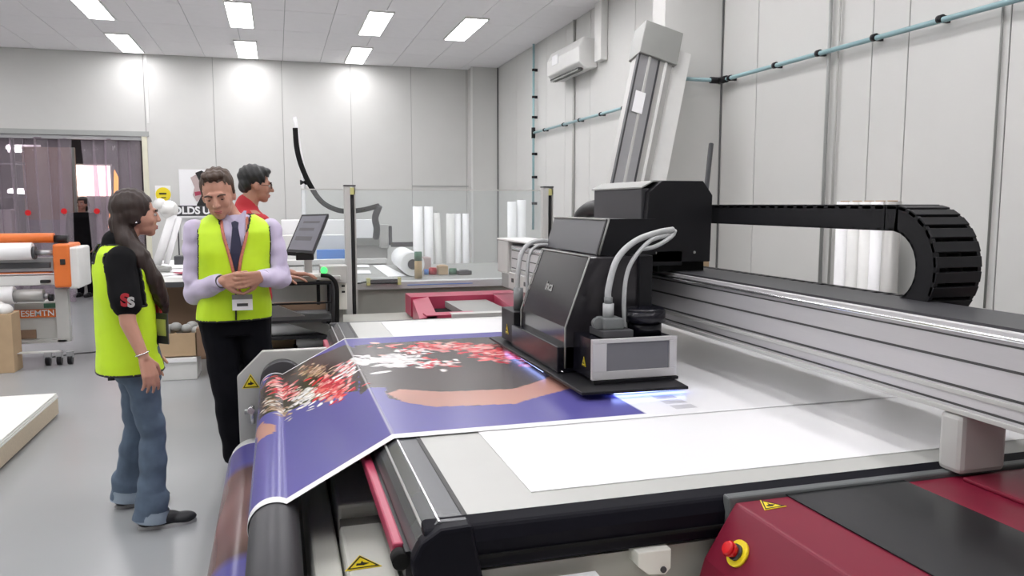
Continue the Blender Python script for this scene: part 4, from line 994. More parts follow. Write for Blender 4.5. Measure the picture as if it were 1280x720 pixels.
rb('foot_beam', 'light_grey', -60, 84, 424, 434, LY+.1, .1); rb('stretcher', 'light_grey', -60, 74, 440, 446, LY-.3, .08)
for px, py in ((60, 443), (74, 438), (87, 430)): 
    q = at(px, py, LY-.1); cy('castor', 'black_satin', (q.x-.02, LY-.1-.02*0, .045), (q.x+.02, LY-.1, .045), .045, lm)
    bx('castor_fork', 'steel', q.x-.03, q.x+.03, LY-.12, LY-.08, .07, .13, lm)
lb = thing('film_carton', 'carton with an orange printed band under the laminator', 'box', tuple(at(48, 426, LY+.05)))
a_, b_ = at(20, 378+47, LY+.2), at(71, 378, LY+.2)
bx('carton_body', 'light_grey', a_.x, b_.x, LY+.2, LY+.5, a_.z, b_.z, lb)
a_, b_ = at(18, 398, LY+.19), at(71, 386, LY+.19); bx('orange_band', 'orange', a_.x, b_.x, LY+.185, LY+.2, a_.z, b_.z, lb)
text_mesh('lettering', 'ESEMTN', .085, 'paper', lb, at(47, 392, LY+.18), (1, 0, 0), (0, 0, 1), bold=.001)
a_, b_ = at(22, 424, LY+.19), at(45, 412, LY+.19); bx('dark_slot', 'cardboard_dark', a_.x, b_.x, LY+.185, LY+.2, a_.z, b_.z, lb)
a_, b_ = at(55, 385, LY+.19), at(70, 379, LY+.19); bx('green_mark', 'green_tape', a_.x, b_.x, LY+.185, LY+.2, a_.z, b_.z, lb)
bb = thing('cardboard_box', 'tall brown cardboard box with crumpled plastic on top at the left edge', 'box', tuple(atz(5, 452, 0)))
q = atz(22, 450, 0)
q = at(22, 452, 8.5)
bx('box_body', 'cardboard', q.x-.6, q.x, 8.4, 8.66, 0, .56, bb, bev=.004)
bm = bm_new()
for k in range(6): ellipsoid(bm, (q.x-.08-.07*k, 8.5+.05*(k % 2), .59+.02*(k % 3)), (.07, .09, .06), seg=10)
link('crumpled_plastic', bm, 'plastic_white', bb)
o = tb('floor_cable', 'dark_grey', [atz(60, 447, .006), atz(95, 442, .006), atz(118, 440, .006), atz(140, 436, .006)], .006, n=6); solo(o, 'thin grey cable trailing on the floor from the laminator', 'cable')
# pallet with white board
pl = thing('board_pallet', 'stack of white boards on a low wooden pallet at the left edge', 'pallet', (-2.3, 5.6, 0))
c1 = atz(70, 520, 0); c2 = atz(0, 586, 0); dd = (c2-c1).normalized(); c2e = c1+dd*2.2; side_ = Vector((dd.y, -dd.x, 0)); side_ = side_ if side_.x < 0 else -side_
def pal(name, m, s0, s1, t0, t1, z0, z1, bevel=.002, **k):
    f_ = lambda s, t: c1+dd*s+side_*t+Vector((0, 0, z0))
    return pp(name, m, [f_(s0, t0), f_(s1, t0), f_(s1, t1), f_(s0, t1)], (0, 0, z1-z0), pl, bevel=bevel, **k)
for t_ in (0, .55, 1.1): pal('bearer', 'wood', 0, 2.2, t_, t_+.10, .0, .115)
for k in range(6): pal('deck_plank', 'wood', .02+.38*k, .22+.38*k, 0, 1.2, .115, .135)
pal('edge_plank', 'wood', .0, 2.2, -.02, 0, .02, .135)
for k in range(3): pal('white_board', 'board_white', -.015+.006*k, 2.2, -.02+.004*k, 1.25, .136+.013*k, .148+.013*k)
# ---------------------------------------------------------------- people
def rotm(yaw, pitch=0, roll=0):
    """local frame x right, y forward, z up; yaw about z (0 = facing +y), pitch > 0 looks down, roll > 0 leans right"""
    return Matrix.Rotation(yaw, 3, 'Z') @ Matrix.Rotation(-pitch, 3, 'X') @ Matrix.Rotation(roll, 3, 'Y')
def emit_prims(bm, prims, infl=0.0):
    for p in prims:
        if p[0] == 'c':
            a, b, r1, r2 = Vector(p[1]), Vector(p[2]), p[3]+infl, p[4]+infl
            cyl(bm, a, b, r1, r2, 14); ellipsoid(bm, a, (r1,)*3, seg=14); ellipsoid(bm, b, (r2,)*3, seg=14)
        elif p[0] == 'e':
            ellipsoid(bm, p[1], tuple(x+infl for x in p[2]), p[3], 20)
        elif p[0] == 'l':   # loft of rings (centre, rx, ry, R)
            rings = []
            for c, rx, ry, R in p[1]:
                rings.append([bm.verts.new(Vector(c)+R @ Vector(((rx+infl)*math.copysign(abs(math.cos(t))**.85, math.cos(t)), (ry+infl)*math.copysign(abs(math.sin(t))**.85, math.sin(t)), 0))) for t in [2*math.pi*k/28 for k in range(28)]])
            for a, b in zip(rings, rings[1:]):
                for i in range(28): bm.faces.new((a[i], a[(i+1) % 28], b[(i+1) % 28], b[i]))
            bm.faces.new(rings[0][::-1]); bm.faces.new(rings[-1])
def remeshed(name, prims, voxel, m, parent, smooth=4, infl=0, cut=None, shell=0, disp=None, **k):
    bm = bm_new(); emit_prims(bm, prims, infl); bmesh.ops.recalc_face_normals(bm, faces=bm.faces[:])
    me = bpy.data.meshes.new('tmp'); bm.to_mesh(me); bm.free()
    o = bpy.data.objects.new('tmp', me); COL.objects.link(o)
    r = o.modifiers.new('r', 'REMESH'); r.mode = 'VOXEL'; r.voxel_size = voxel; r.use_smooth_shade = True
    s = o.modifiers.new('s', 'SMOOTH'); s.factor = .5; s.iterations = smooth
    bpy.context.view_layer.update()
    me2 = bpy.data.meshes.new_from_object(o.evaluated_get(bpy.context.evaluated_depsgraph_get()))
    bpy.data.objects.remove(o); bpy.data.meshes.remove(me)
    bm = bm_new(); bm.from_mesh(me2); bpy.data.meshes.remove(me2)
    if disp is not None:
        bm.normal_update()
        for v in bm.verts: v.co += v.normal*disp(v.co)
    if cut is not None:
        dl = [f for f in bm.faces if cut(f.calc_center_median())]
        bmesh.ops.delete(bm, geom=dl, context='FACES')
        ed = [e for e in bm.edges if e.is_boundary]; bmesh.ops.smooth_vert(bm, verts=list({v for e in ed for v in e.verts}), factor=.5, use_axis_x=True, use_axis_y=True, use_axis_z=True)
    for f in bm.faces: f.smooth = True
    ob = link(name, bm, m, parent, recalc=False, **k)
    if shell:
        md = ob.modifiers.new('s', 'SOLIDIFY'); md.thickness = shell; md.offset = 0
    return ob
def folds(seed, amp, fx, fz):
    r = random.Random(seed); ph = [r.uniform(0, 6) for _ in range(6)]
    def f(c):
        return amp*(math.sin(c.z*fz+c.x*fx+ph[0]+2*math.sin(c.y*9+ph[1]))+.6*math.sin(c.z*fz*1.9-c.y*fx+ph[2]+1.5*math.sin(c.x*14+ph[3])))
    return f
def hand(wrist, d, pn, size, curl, thumb_side, spread=.16, tcurl=.5):
    """d: direction of fingers, pn: palm normal (fingers curl towards it), thumb_side: +1/-1 along pn x d"""
    d = Vector(d).normalized(); pn = Vector(pn); pn = (pn-d*pn.dot(d)).normalized(); sd = pn.cross(d)*thumb_side
    W = Vector(wrist); P = []
    kn = []
    for i, (off, ln) in enumerate(((.033, .92), (.011, 1.0), (-.011, .95), (-.032, .80))):
        k0 = W+d*.088*size*(1-.03*abs(i-1))+sd*off*size; kn.append((k0, off, ln))
        P.append(('c', W+sd*off*.55*size+d*.008, k0, .0145*size, .0115*size))
    P.append(('e', W+d*.045*size+pn*.004, (.036*size, .040*size, .014*size), Matrix((sd, d, pn)).transposed()))
    for i, (k0, off, ln) in enumerate(kn):
        p = k0; a = spread*off/.033*.5; dirv = (d+sd*a).normalized()
        for s_, (l, r1, r2) in enumerate(((.040, .0098, .0088), (.026, .0088, .0080), (.021, .0080, .0068))):
            cv = curl[i] if isinstance(curl, (list, tuple)) else curl
            dirv = (Matrix.Rotation(cv*(1.0, 1.1, .8)[s_], 3, dirv.cross(pn).normalized()) @ dirv)
            q = p+dirv*l*ln*size; P.append(('c', p, q, r1*size, r2*size)); p = q
    t0 = W+d*.022*size+sd*.026*size; td = (d*.62+sd*.75+pn*.25).normalized(); t1 = t0+td*.042*size
    td2 = (d*.85+sd*.35+pn*tcurl).normalized(); t2 = t1+td2*.032*size; t3 = t2+(td2+pn*.3*tcurl).normalized()*.024*size
    P += [('c', t0, t1, .0150*size, .0115*size), ('c', t1, t2, .0112*size, .0098*size), ('c', t2, t3, .0098*size, .008*size)]
    return P
def head_prims(C, R, s=1.0, jaw=1.0, nz=.108):
    g = lambda x, y, z: Vector(C)+R @ Vector((x*s, y*s, z*s))
    e = lambda x, y, z, a, b, c: ('e', g(x, y, z), (a*s, b*s, c*s), R)
    return [e(0, -.018, .030, .074, .092, .085), e(0, .018, -.015, .064, .074, .075), e(0, .030, -.060, .052*jaw, .058, .042),
            e(0, .058, -.088, .026*jaw, .026, .020), e(.034, .058, -.028, .022, .022, .026), e(-.034, .058, -.028, .022, .022, .026),
            ('c', g(-.030, .078, .022), g(.030, .078, .022), .011*s, .011*s),
            ('c', g(0, .086, .012), g(0, nz, -.026), .0075*s, .0108*s), e(.011, .096, -.030, .008, .010, .007), e(-.011, .096, -.030, .008, .010, .007),
            e(0, .082, -.058, .022, .012, .008), e(0, .080, -.068, .019, .012, .007),
            e(.071, -.006, -.010, .009, .020, .031), e(-.071, -.006, -.010, .009, .020, .031)]
def face_parts(C, R, t, s=1.0, brow='hair_dark', shut=False):
    g = lambda x, y, z: Vector(C)+R @ Vector((x*s, y*s, z*s))
    for sx in (-1, 1):
        bm = bm_new(); ellipsoid(bm, g(.030*sx, .078, .000), (.013*s, .008*s, (.0045 if shut else .0075)*s), R, 12)
        e = link('eye', bm, 'skin_dark' if shut else 'eye_white', t)
        bm = bm_new(); ellipsoid(bm, g(.030*sx, .084, -.001), (.0055*s, .0035*s, (.003 if shut else .0058)*s), R, 10); link('iris', bm, 'eye_dark', e)
        tb('eyebrow', brow, [g(.013*sx, .090, .017), g(.030*sx, .090, .024), g(.048*sx, .080, .019)], .0042*s, t, seg=8, n=3)
    bm = bm_new(); ellipsoid(bm, g(0, .0895, -.0575), (.021*s, .0065*s, .0048*s), R, 12); ellipsoid(bm, g(0, .088, -.067), (.018*s, .0075*s, .0055*s), R, 12)
    link('lips', bm, 'lips', t)
def torso_prims(base, R, rings):
    """rings: (z, forward shift, rx, ry, side shift)"""
    return ('l', [(Vector((base.x, base.y, z))+R @ Vector((sx, fw, 0)), rx, ry, R) for z, fw, rx, ry, sx in rings])
def badge_strap(name, pts, t, w_=.009):
    return tb(name, 'lanyard', pts, w_, t, seg=8, n=6, flat=.0025)
def shoe(parent, heel, d, m='shoe', L=.27, sole='white_sole'):
    d = Vector(d).normalized(); R = Matrix.Rotation(math.atan2(-d.x, d.y), 3, 'Z'); g = lambda x, y, z: Vector(heel)+R @ Vector((x, y, z))
    s_ = remeshed('shoe', [('e', g(0, .04, .045), (.040, .05, .042), R), ('e', g(0, .12, .040), (.042, .075, .036), R), ('e', g(.004, .20, .030), (.044, .065, .028), R), ('c', g(0, .035, .04), g(0, .03, .085), .036, .038)], .006, m, parent, 5, cut=lambda c: c.z < .006)
    bm = bm_new(); n = 20; pts = []
    for k in range(n):
        a = 2*math.pi*k/n; y = .128+.135*math.sin(a); x = (.045 if y > .1 else .037)*math.cos(a); pts.append(g(x, y, .0))
    poly_prism(bm, pts, (0, 0, .016)); link('sole', bm, sole, s_)
    tb('laces', 'mid_grey', [g(-.02, .11, .073), g(.02, .125, .071), g(-.02, .14, .067), g(.02, .155, .063)], .003, s_, seg=6)
    return s_

# ---- the woman (profile, facing right) ------------------------------------------------
WY = 4.15
wt_ = thing('person', 'woman in profile with long dark hair, yellow safety vest over black shirt and jeans', 'person', tuple(atz(192, 640, 0)))
hc = at(171, 268, WY+.02); wf = math.radians(-76)   # facing
hR = rotm(wf, .02, 0); bR = rotm(wf+.05)
Fd = bR @ Vector((0, 1, 0)); Rd = bR @ Vector((1, 0, 0))      # forward and her right (towards the camera)
neck = at(165, 320, WY); sh = at(151, 340, WY); hip = at(186, 475, WY); waist = at(172, 420, WY)
shz = sh.z; crz = .80
cx = lambda z: at(1, 1, 1) and None
def wpos(z):  # body axis leaning a little, in world
    t = (z-.8)/(sh.z-.8); q0 = at(172, 480, WY); return Vector((q0.x+(sh.x-q0.x)*t, q0.y, z))
def wring(z, rx, ry, f=0): 
    p = wpos(z); return (p+Fd*f, rx, ry, bR)
torso = ('l', [wring(.76, .12, .085), wring(.86, .150, .105, -.01), wring(.98, .145, .10), wring(1.08, .14, .10), wring(1.20, .15, .105, .005), wring(1.28, .155, .10, .0), wring(1.345, .14, .075, -.01), wring(1.39, .06, .05, -.01)])
nk = ('c', wpos(1.36)+Fd*-.005, hc+hR @ Vector((0, -.015, -.05)), .050, .046)
# right arm (near)
shR = wpos(1.325)+Rd*.155-Fd*.01; elR = at(160, 403, WY-.24); wrR = at(180, 447, WY-.27)
shL = wpos(1.325)-Rd*.155+Fd*.01; elL = Vector(shL)+Vector((.06, .03, -.26)); wrL = elL+Fd*.05+Vector((0, 0, -.22))
hipR = wpos(.84)+Rd*.075; hipL = wpos(.84)-Rd*.075
anR = atz(191, 640, .075); anL = atz(160, 615, .075); anR = Vector((anR.x, anR.y, .08)); anL = Vector((anL.x, anL.y, .08))
knR = hipR.lerp(anR, .50)+Fd*.035+Vector((.0, 0, 0)); knL = hipL.lerp(anL, .50)+Fd*.03
dR = (wrR-elR).normalized()
arms = [('c', shR, elR, .046, .036), ('c', elR, wrR, .036, .024), ('c', shL, elL, .046, .036), ('c', elL, wrL, .036, .024)]
hR_ = hand(wrR+dR*.005, dR+Vector((0, 0, -.35)), -Rd*.75+Vector((-.5, 0, 0)), .98, [.25, .28, .32, .36], -1)
hL_ = hand(wrL, (wrL-elL).normalized(), Rd, .95, .3, 1)
legs = [('c', hipR, knR, .068, .046), ('c', knR, anR, .046, .034), ('c', hipL, knL, .068, .046), ('c', knL, anL, .046, .034)]
remeshed('body', [torso, nk]+arms+hR_+hL_+legs+head_prims(hc, hR, .97, .92, .100), .0052, 'skin', wt_, 2)
face_parts(hc, hR, wt_, .97, 'hair_dark')
# hair
hg = lambda x, y, z: hc+hR @ Vector((x, y, z))
remeshed('hair', [('e', hg(0, -.026, .036), (.083, .098, .090), hR), ('e', hg(.055, -.025, .0), (.030, .050, .055), hR), ('e', hg(-.055, -.025, .0), (.030, .050, .055), hR), ('e', hg(0, -.070, -.02), (.07, .045, .07), hR),
                  ('c', hg(.01, -.075, -.04), hg(.05, -.05, -.13), .050, .050), ('c', hg(.05, -.05, -.13), hg(.09, -.0, -.20), .050, .048), ('c', hg(.09, -.01, -.20), hg(.10, .05, -.30), .050, .044),
                  ('c', hg(.10, .05, -.30), hg(.08, .09, -.40), .044, .036), ('c', hg(.08, .09, -.40), hg(.07, .11, -.47), .036, .014),
                  ], .007, 'hair_dark', wt_, 3, disp=lambda c: .0022*math.sin(c.x*230+c.z*30)+.002*math.sin(c.y*260-c.z*22),
         cut=lambda c: (hR.transposed() @ (c-hc)).y > .052 and (hR.transposed() @ (c-hc)).z < .062 and (hR.transposed() @ (c-hc)).z > -.10)
bm = bm_new(); ellipsoid(bm, hg(.078, -.010, -.038), (.006,)*3, seg=10); link('earring', bm, 'bright_metal', wt_)
# shirt, sleeves
remeshed('shirt', [torso, ('c', shR-Rd*.01, shR.lerp(elR, .70), .058, .056), ('c', shL+Rd*.01, shL.lerp(elL, .70), .058, .056), ('c', wpos(1.30), wpos(1.39), .08, .06)], .008, 'black_cloth', wt_, 4, infl=.011, disp=folds(2, .003, 20, 30), cut=lambda c: c.z < .855)
# sleeve emblem, seen on the near sleeve
em = shR.lerp(elR, .62)+Rd*.085; 
text_mesh('sleeve_emblem', 'S', .075, 'red_cloth', wt_, em+Vector((-.012, 0, .0)), -Fd*-1, (0, 0, 1), depth=.004, bold=.004)
text_mesh('sleeve_emblem', 'S', .06, 'light_grey', wt_, em+Vector((.012, 0, -.01)), -Fd*-1, (.1, 0, 1), depth=.004, bold=.003)
# vest
def vw(z, rx, ry, f=0): p = wpos(z); return (p+Fd*f, rx, ry, bR)
vest = ('l', [vw(.755, .190, .150, -.030), vw(.83, .184, .143, -.028), vw(.90, .175, .134, -.022), vw(1.02, .168, .126, -.015), vw(1.15, .170, .128, -.008), vw(1.27, .175, .120, 0), vw(1.35, .150, .09, -.01), vw(1.40, .075, .065, -.01)])
def vcut(c):
    l = bR.transposed() @ (c-wpos(c.z))
    if c.z < .79 or c.z > 1.392: return True
    if l.y > .02 and abs(l.x) < .02+max(0, (c.z-.98))*.16: return True      # open front, V neck
    if abs(l.x) > .118 and c.z > 1.11 and abs(l.y+.005) < .072: return True       # armholes
    if c.z > 1.31 and abs(l.x) < .055: return True
    return False
vo = remeshed('safety_vest', [vest], .008, 'hivis', wt_, 3, cut=vcut, shell=.004, disp=folds(5, .004, 14, 12))
def edge_loops(vest_ob, name, r, m, parent):
    """thin dark binding along every open edge of the vest"""
    bm0 = bm_new(); bm0.from_mesh(vest_ob.data); bm0.edges.ensure_lookup_table()
    base = BASE[vest_ob]; todo = {e for e in bm0.edges if e.is_boundary}
    while todo:
        e0 = todo.pop(); stack = [e0]; comp = [e0]
        while stack:
            for v in stack.pop().verts:
                for e in v.link_edges:
                    if e in todo: todo.discard(e); stack.append(e); comp.append(e)
        if len(comp) < 12: continue
        vs = {}; bm = bm_new()
        for e in comp: 
            p, q = e.verts[0].co+base, e.verts[1].co+base; cyl(bm, p, q, r, seg=5, cap=False)
        bmesh.ops.remove_doubles(bm, verts=bm.verts[:], dist=r*.9)
        link(name, bm, m, parent, recalc=False)
    bm0.free()
edge_loops(vo, 'vest_binding', .0055, 'vest_edge', wt_)
# red lining and lanyard with card at the front
badge_strap('lanyard', [wpos(1.37)+Fd*.045+Rd*.05, wpos(1.28)+Fd*.135+Rd*.04, wpos(1.15)+Fd*.135+Rd*.04, wpos(1.04)+Fd*.13+Rd*.055], wt_, .012)
bm = bm_new(); R3 = bR.to_4x4()
box(bm, -.05, .05, -.004, .004, -.075, .075, .003, Matrix.Translation(wpos(.985)+Fd*.125+Rd*.07) @ Matrix.Rotation(.55, 4, 'Z') @ R3); cb_ = link('badge_card', bm, 'dark_grey', wt_)
bm = bm_new(); box(bm, -.038, .038, -.006, .006, -.035, .045, 0, Matrix.Translation(wpos(.985)+Fd*.125+Rd*.07) @ Matrix.Rotation(.55, 4, 'Z') @ R3); link('card_paper', bm, 'yellow_metal', cb_)
remeshed('scarf_lining', [('c', wpos(1.36)+Fd*.05+Rd*.03, wpos(1.22)+Fd*.125+Rd*.03, .028, .026), ('c', wpos(1.22)+Fd*.125+Rd*.03, wpos(1.06)+Fd*.13+Rd*.02, .026, .022)], .008, 'red_cloth', wt_, 3)
tb('bracelet', 'bright_metal', [wrR-dR*.02+Vector((.029*math.cos(a), .029*math.sin(a), .010*math.cos(a))) for a in [2*math.pi*k/16 for k in range(17)]], .003, wt_, seg=6)
# jeans with turned-up cuffs
remeshed('jeans', [('l', [wring(.735, .110, .085), wring(.80, .145, .098), wring(.87, .142, .100), wring(.91, .135, .095)]), ('c', hipR, knR, .068, .048), ('c', knR, anR+Vector((0, 0, .06)), .048, .054), ('c', hipL, knL, .068, .048), ('c', knL, anL+Vector((0, 0, .06)), .048, .052),
                   ('c', anR+Vector((0, 0, .07)), anR-Fd*.012+Vector((0, 0, -.02)), .064, .068), ('c', anL+Vector((0, 0, .07)), anL-Fd*.012+Vector((0, 0, -.02)), .060, .064)], .008, 'denim', wt_, 4, infl=.013, disp=folds(8, .0035, 16, 34), cut=lambda c: c.z < .055)
for an in (anR, anL):
    bm = bm_new(); 
    for k in range(2): cyl(bm, an-Fd*.008+Vector((0, 0, -.045+.0*k)), an+Vector((0, 0, .010)), .080-.005*k, .077-.005*k, 28, cap=False)
    o = link('jeans_cuff', bm, 'denim_cuff', wt_)
shoe(wt_, anR-Fd*.065-Vector((0, 0, anR.z)), Fd+Vector((0, -.12, 0))); shoe(wt_, anL-Fd*.06-Vector((0, 0, anL.z)), Fd)
bx('belt_clip', 'ink_black', wpos(.86).x-.12, wpos(.86).x-.09, wpos(.86).y-.02, wpos(.86).y+.02, .74, .82, wt_)

# ---- the man in shirt, tie and vest -----------------------------------------------------
MY = 4.92
mt_ = thing('person', 'man in lilac shirt, tie and yellow safety vest looking down at his clasped hands', 'person', tuple(atz(296, 585, 0)))
mt_['label'] = 'man in lilac shirt, tie and yellow safety vest looking down at his clasped hands'
hc = at(273, 243, MY-.07); hR = rotm(math.pi-.10, .33, .12); bR = rotm(math.pi+.10)
Fd = bR @ Vector((0, 1, 0)); Rd = bR @ Vector((1, 0, 0))       # his right is image left
b0 = at(293, 400, MY); b1 = at(292, 285, MY)
def mpos(z):
    t = (z-b0.z)/(b1.z-b0.z); return Vector((b0.x+(b1.x-b0.x)*t, MY, z))
def mring(z, rx, ry, f=0): return (mpos(z)+Fd*f, rx, ry, bR)
torso = ('l', [mring(.84, .155, .11), mring(.95, .178, .125), mring(1.05, .172, .125, .01), mring(1.18, .18, .13, .015), mring(1.32, .205, .135, .01), mring(1.42, .205, .12), mring(1.49, .15, .085, -.01), mring(1.53, .065, .06, 0)])
nk = ('c', mpos(1.48)+Fd*.0, hc+hR @ Vector((0, -.02, -.05)), .060, .056)
shR = mpos(1.425)+Rd*.215; shL = mpos(1.425)-Rd*.215
elR = at(244, 366, MY-.02); wrR = at(277, 352, MY-.24); elL = at(350, 348, MY-.02); wrL = at(326, 348, MY-.24)
arms = [('c', shR, elR, .054, .042), ('c', elR, wrR, .042, .028), ('c', shL, elL, .054, .042), ('c', elL, wrL, .042, .028)]
dR = (wrR-elR).normalized(); dL = (wrL-elL).normalized()
hP = hand(wrR, Vector((1, -.15, .12)), Vector((.1, 1, -.1)), 1.08, [.35, .4, .45, .5], 1, tcurl=.3)
hP2 = hand(wrL+Vector((0, -.035, .015)), Vector((-1, -.12, -.22)), Vector((.0, 1, .2)), 1.08, [.45, .5, .5, .55], -1, tcurl=.3)
hipR = mpos(.90)+Rd*.095; hipL = mpos(.90)-Rd*.095
aR = atz(292, 592, .08); aL = aR+Vector((.26, .10, 0)); anR = Vector((aR.x, 4.92, .085)); anL = Vector((anR.x+.22, 5.0, .085))
knR = hipR.lerp(anR, .5)+Fd*.02; knL = hipL.lerp(anL, .5)+Fd*.02
legs = [('c', hipR, knR, .090, .060), ('c', knR, anR, .060, .040), ('c', hipL, knL, .090, .060), ('c', knL, anL, .060, .040)]
remeshed('body', [torso, nk]+arms+hP+hP2+legs+head_prims(hc, hR, 1.17, 1.05), .0055, 'skin', mt_, 2)
face_parts(hc, hR, mt_, 1.17, 'hair_brown', shut=True)
hg = lambda x, y, z: hc+hR @ (Vector((x, y, z))*1.10)
remeshed('hair', [('e', hg(0, -.030, .056), (.094, .104, .088), hR), ('e', hg(0, .030, .112), (.066, .050, .026), hR), ('c', hg(-.072, -.01, .045), hg(-.076, .005, .0), .016, .010), ('c', hg(.072, -.01, .045), hg(.076, .005, .0), .016, .010), ('e', hg(0, -.07, -.01), (.078, .045, .065), hR)], .006, 'hair_brown', mt_, 3,
         disp=lambda c: .003*math.sin(c.x*180+c.z*60)+.002*math.sin(c.y*210), cut=lambda c: (hR.transposed() @ (c-hc)).y > .05 and (hR.transposed() @ (c-hc)).z < .088)
shirt = remeshed('shirt', [torso, ('c', shR-Rd*.01, elR, .064, .056), ('c', elR, elR.lerp(wrR, .86), .058, .044), ('c', shL+Rd*.01, elL, .064, .056), ('c', elL, elL.lerp(wrL, .86), .058, .044)], .008, 'shirt_lilac', mt_, 4, infl=.009, disp=folds(11, .0038, 24, 42), cut=lambda c: c.z < .92)
for el, wr in ((elR, wrR), (elL, wrL)):
    a_, b_ = el.lerp(wr, .78), el.lerp(wr, .92); cy('cuff', 'shirt_lilac', a_, b_, .050, mt_, seg=24)
cy('watch', 'dark_grey', elR.lerp(wrR, .955), elR.lerp(wrR, 1.01), .038, mt_, seg=20)
# collar, tie
nb = mpos(1.525)
for sx in (-1, 1):
    pp('collar', 'shirt_lilac', [nb+bR @ Vector((sx*.004, .088, -.035)), nb+bR @ Vector((sx*.055, .088, -.065)), nb+bR @ Vector((sx*.070, .040, .020)), nb+bR @ Vector((sx*.055, .060, .022))], bR @ Vector((0, .006, 0)), mt_)
tie = [(0, .098, -.035), (-.020, .105, -.045), (-.016, .115, -.075), (-.034, .142, -.22), (-.038, .150, -.30), (0, .150, -.34), (.038, .150, -.30), (.034, .142, -.22), (.016, .115, -.075), (.020, .105, -.045)]
bm = bm_new(); L_ = [nb+bR @ (Vector(q)+Vector((0, .022, 0))) for q in tie]; fr = [bm.verts.new(q) for q in L_]; bk_ = [bm.verts.new(q-Fd*.014) for q in L_]
for i in range(1, 5):
    j = 10-i; jn = 10-(i+1) if i < 4 else 6
    if i < 4: bm.faces.new((fr[i], fr[i+1], fr[jn], fr[j])); bm.faces.new((bk_[i], bk_[j], bk_[jn], bk_[i+1]))
bm.faces.new((fr[0], fr[1], fr[9])); bm.faces.new((fr[4], fr[5], fr[6])); bm.faces.new((bk_[0], bk_[9], bk_[1])); bm.faces.new((bk_[4], bk_[6], bk_[5]))
for i in range(10): bm.faces.new((fr[i], bk_[i], bk_[(i+1) % 10], fr[(i+1) % 10]))
link('tie', bm, 'navy_tie', mt_)
def vm(z, rx, ry, f=0): return (mpos(z)+Fd*f, rx, ry, bR)
vest = ('l', [vm(.875, .210, .155, .005), vm(.98, .205, .158, .01), vm(1.12, .200, .158, .015), vm(1.30, .225, .160, .01), vm(1.42, .232, .145, 0), vm(1.475, .205, .12, -.01), vm(1.51, .15, .10, -.01), vm(1.55, .08, .075, -.01)])
def vcut(c):
    l = bR.transposed() @ (c-mpos(c.z))
    if c.z < .915 or c.z > 1.525: return True
    if l.y > .0 and c.z > 1.19 and abs(l.x) < (c.z-1.19)*.27: return True
    if abs(l.x) > .195 and c.z > 1.12 and abs(l.y) < .13: return True
    if c.z > 1.49 and abs(l.x) < .07: return True
    return False
vo = remeshed('safety_vest', [vest], .008, 'hivis', mt_, 3, cut=vcut, shell=.004, disp=folds(15, .005, 12, 16))
edge_loops(vo, 'vest_binding', .0055, 'vest_edge', mt_)
tb('vest_zip', 'vest_edge', [mpos(1.19)+Fd*.182, mpos(1.05)+Fd*.176, mpos(.925)+Fd*.172], .005, mt_)
badge_strap('lanyard', [mpos(1.51)+Fd*.06+Rd*.070, mpos(1.42)+Fd*.145+Rd*.065, mpos(1.28)+Fd*.178+Rd*.03, mpos(1.14)+Fd*.190-Rd*.0], mt_, .0085)
badge_strap('lanyard', [mpos(1.51)+Fd*.06-Rd*.070, mpos(1.42)+Fd*.145-Rd*.065, mpos(1.28)+Fd*.178-Rd*.03, mpos(1.14)+Fd*.190-Rd*.01], mt_, .0085)
p = at(303, 378, MY-.20)
bm = bm_new(); box(bm, p.x-.055, p.x+.055, p.y-.002, p.y+.002, p.z-.045, p.z+.045, .001); bc = link('badge_card', bm, 'paper', mt_)
bx('card_print', 'dark_grey', p.x-.03, p.x+.03, p.y-.004, p.y-.002, p.z-.022, p.z-.005, bc)
bx('card_sleeve', 'mid_grey', p.x-.055, p.x+.055, p.y-.004, p.y-.002, p.z+.018, p.z+.045, bc)
tb('lanyard_tail', 'lanyard', [mpos(1.14)+Fd*.19, p+Vector((0, 0, .045))], .006, mt_, seg=8)
remeshed('trousers', [('l', [mring(.82, .150, .115), mring(.90, .178, .128), mring(.99, .172, .122), mring(1.03, .168, .12)]), ('c', hipR, knR, .098, .080), ('c', knR, anR, .080, .070), ('c', hipL, knL, .098, .080), ('c', knL, anL, .080, .070)], .009, 'trouser_black', mt_, 4, infl=.006, disp=folds(18, .003, 14, 24), cut=lambda c: c.z < .045)
shoe(mt_, anR-Fd*.05-Vector((0, 0, anR.z)), Fd, 'shoe', sole='ink_black'); shoe(mt_, anL-Fd*.05-Vector((0, 0, anL.z)), Fd, 'shoe', sole='ink_black')

# ---- the operator in red, behind -------------------------------------------------------
OY = 5.72
ot = thing('person', 'black-haired operator in red shirt and glasses behind the man in the tie', 'person', (at(322, 400, OY).x-.02, OY, 0))
hc = at(320, 231, OY); hR = rotm(math.radians(-82), .12, 0); bR = rotm(math.radians(-60)); Fd = bR @ Vector((0, 1, 0)); Rd = bR @ Vector((1, 0, 0))
ax = at(309, 300, OY).x
def opos(z): return Vector((ax, OY, z))
def oring(z, rx, ry, f=0): return (opos(z)+Fd*f, rx, ry, bR)
torso = ('l', [oring(.84, .15, .11), oring(.95, .17, .12), oring(1.10, .17, .12), oring(1.32, .195, .125), oring(1.45, .20, .115), oring(1.52, .14, .085), oring(1.56, .065, .06)])
nk = ('c', opos(1.50)+Fd*.0, hc+hR @ Vector((0, -.02, -.05)), .060, .056)
shR = opos(1.45)+Rd*.20; shL = opos(1.45)-Rd*.20
wr = at(366, 342, OY+.28); elL = shL.lerp(wr, .5)+Vector((-.03, .05, -.12)); wrR = at(352, 346, OY+.12); elR = shR.lerp(wrR, .5)+Vector((-.05, 0, -.10))
hd1 = hand(wr, (1, .1, -.05), (0, 0, -1), 1.05, [.18, .22, .25, .28], -1); hd2 = hand(wrR, (1, .05, -.05), (0, 0, -1), 1.05, .2, 1)
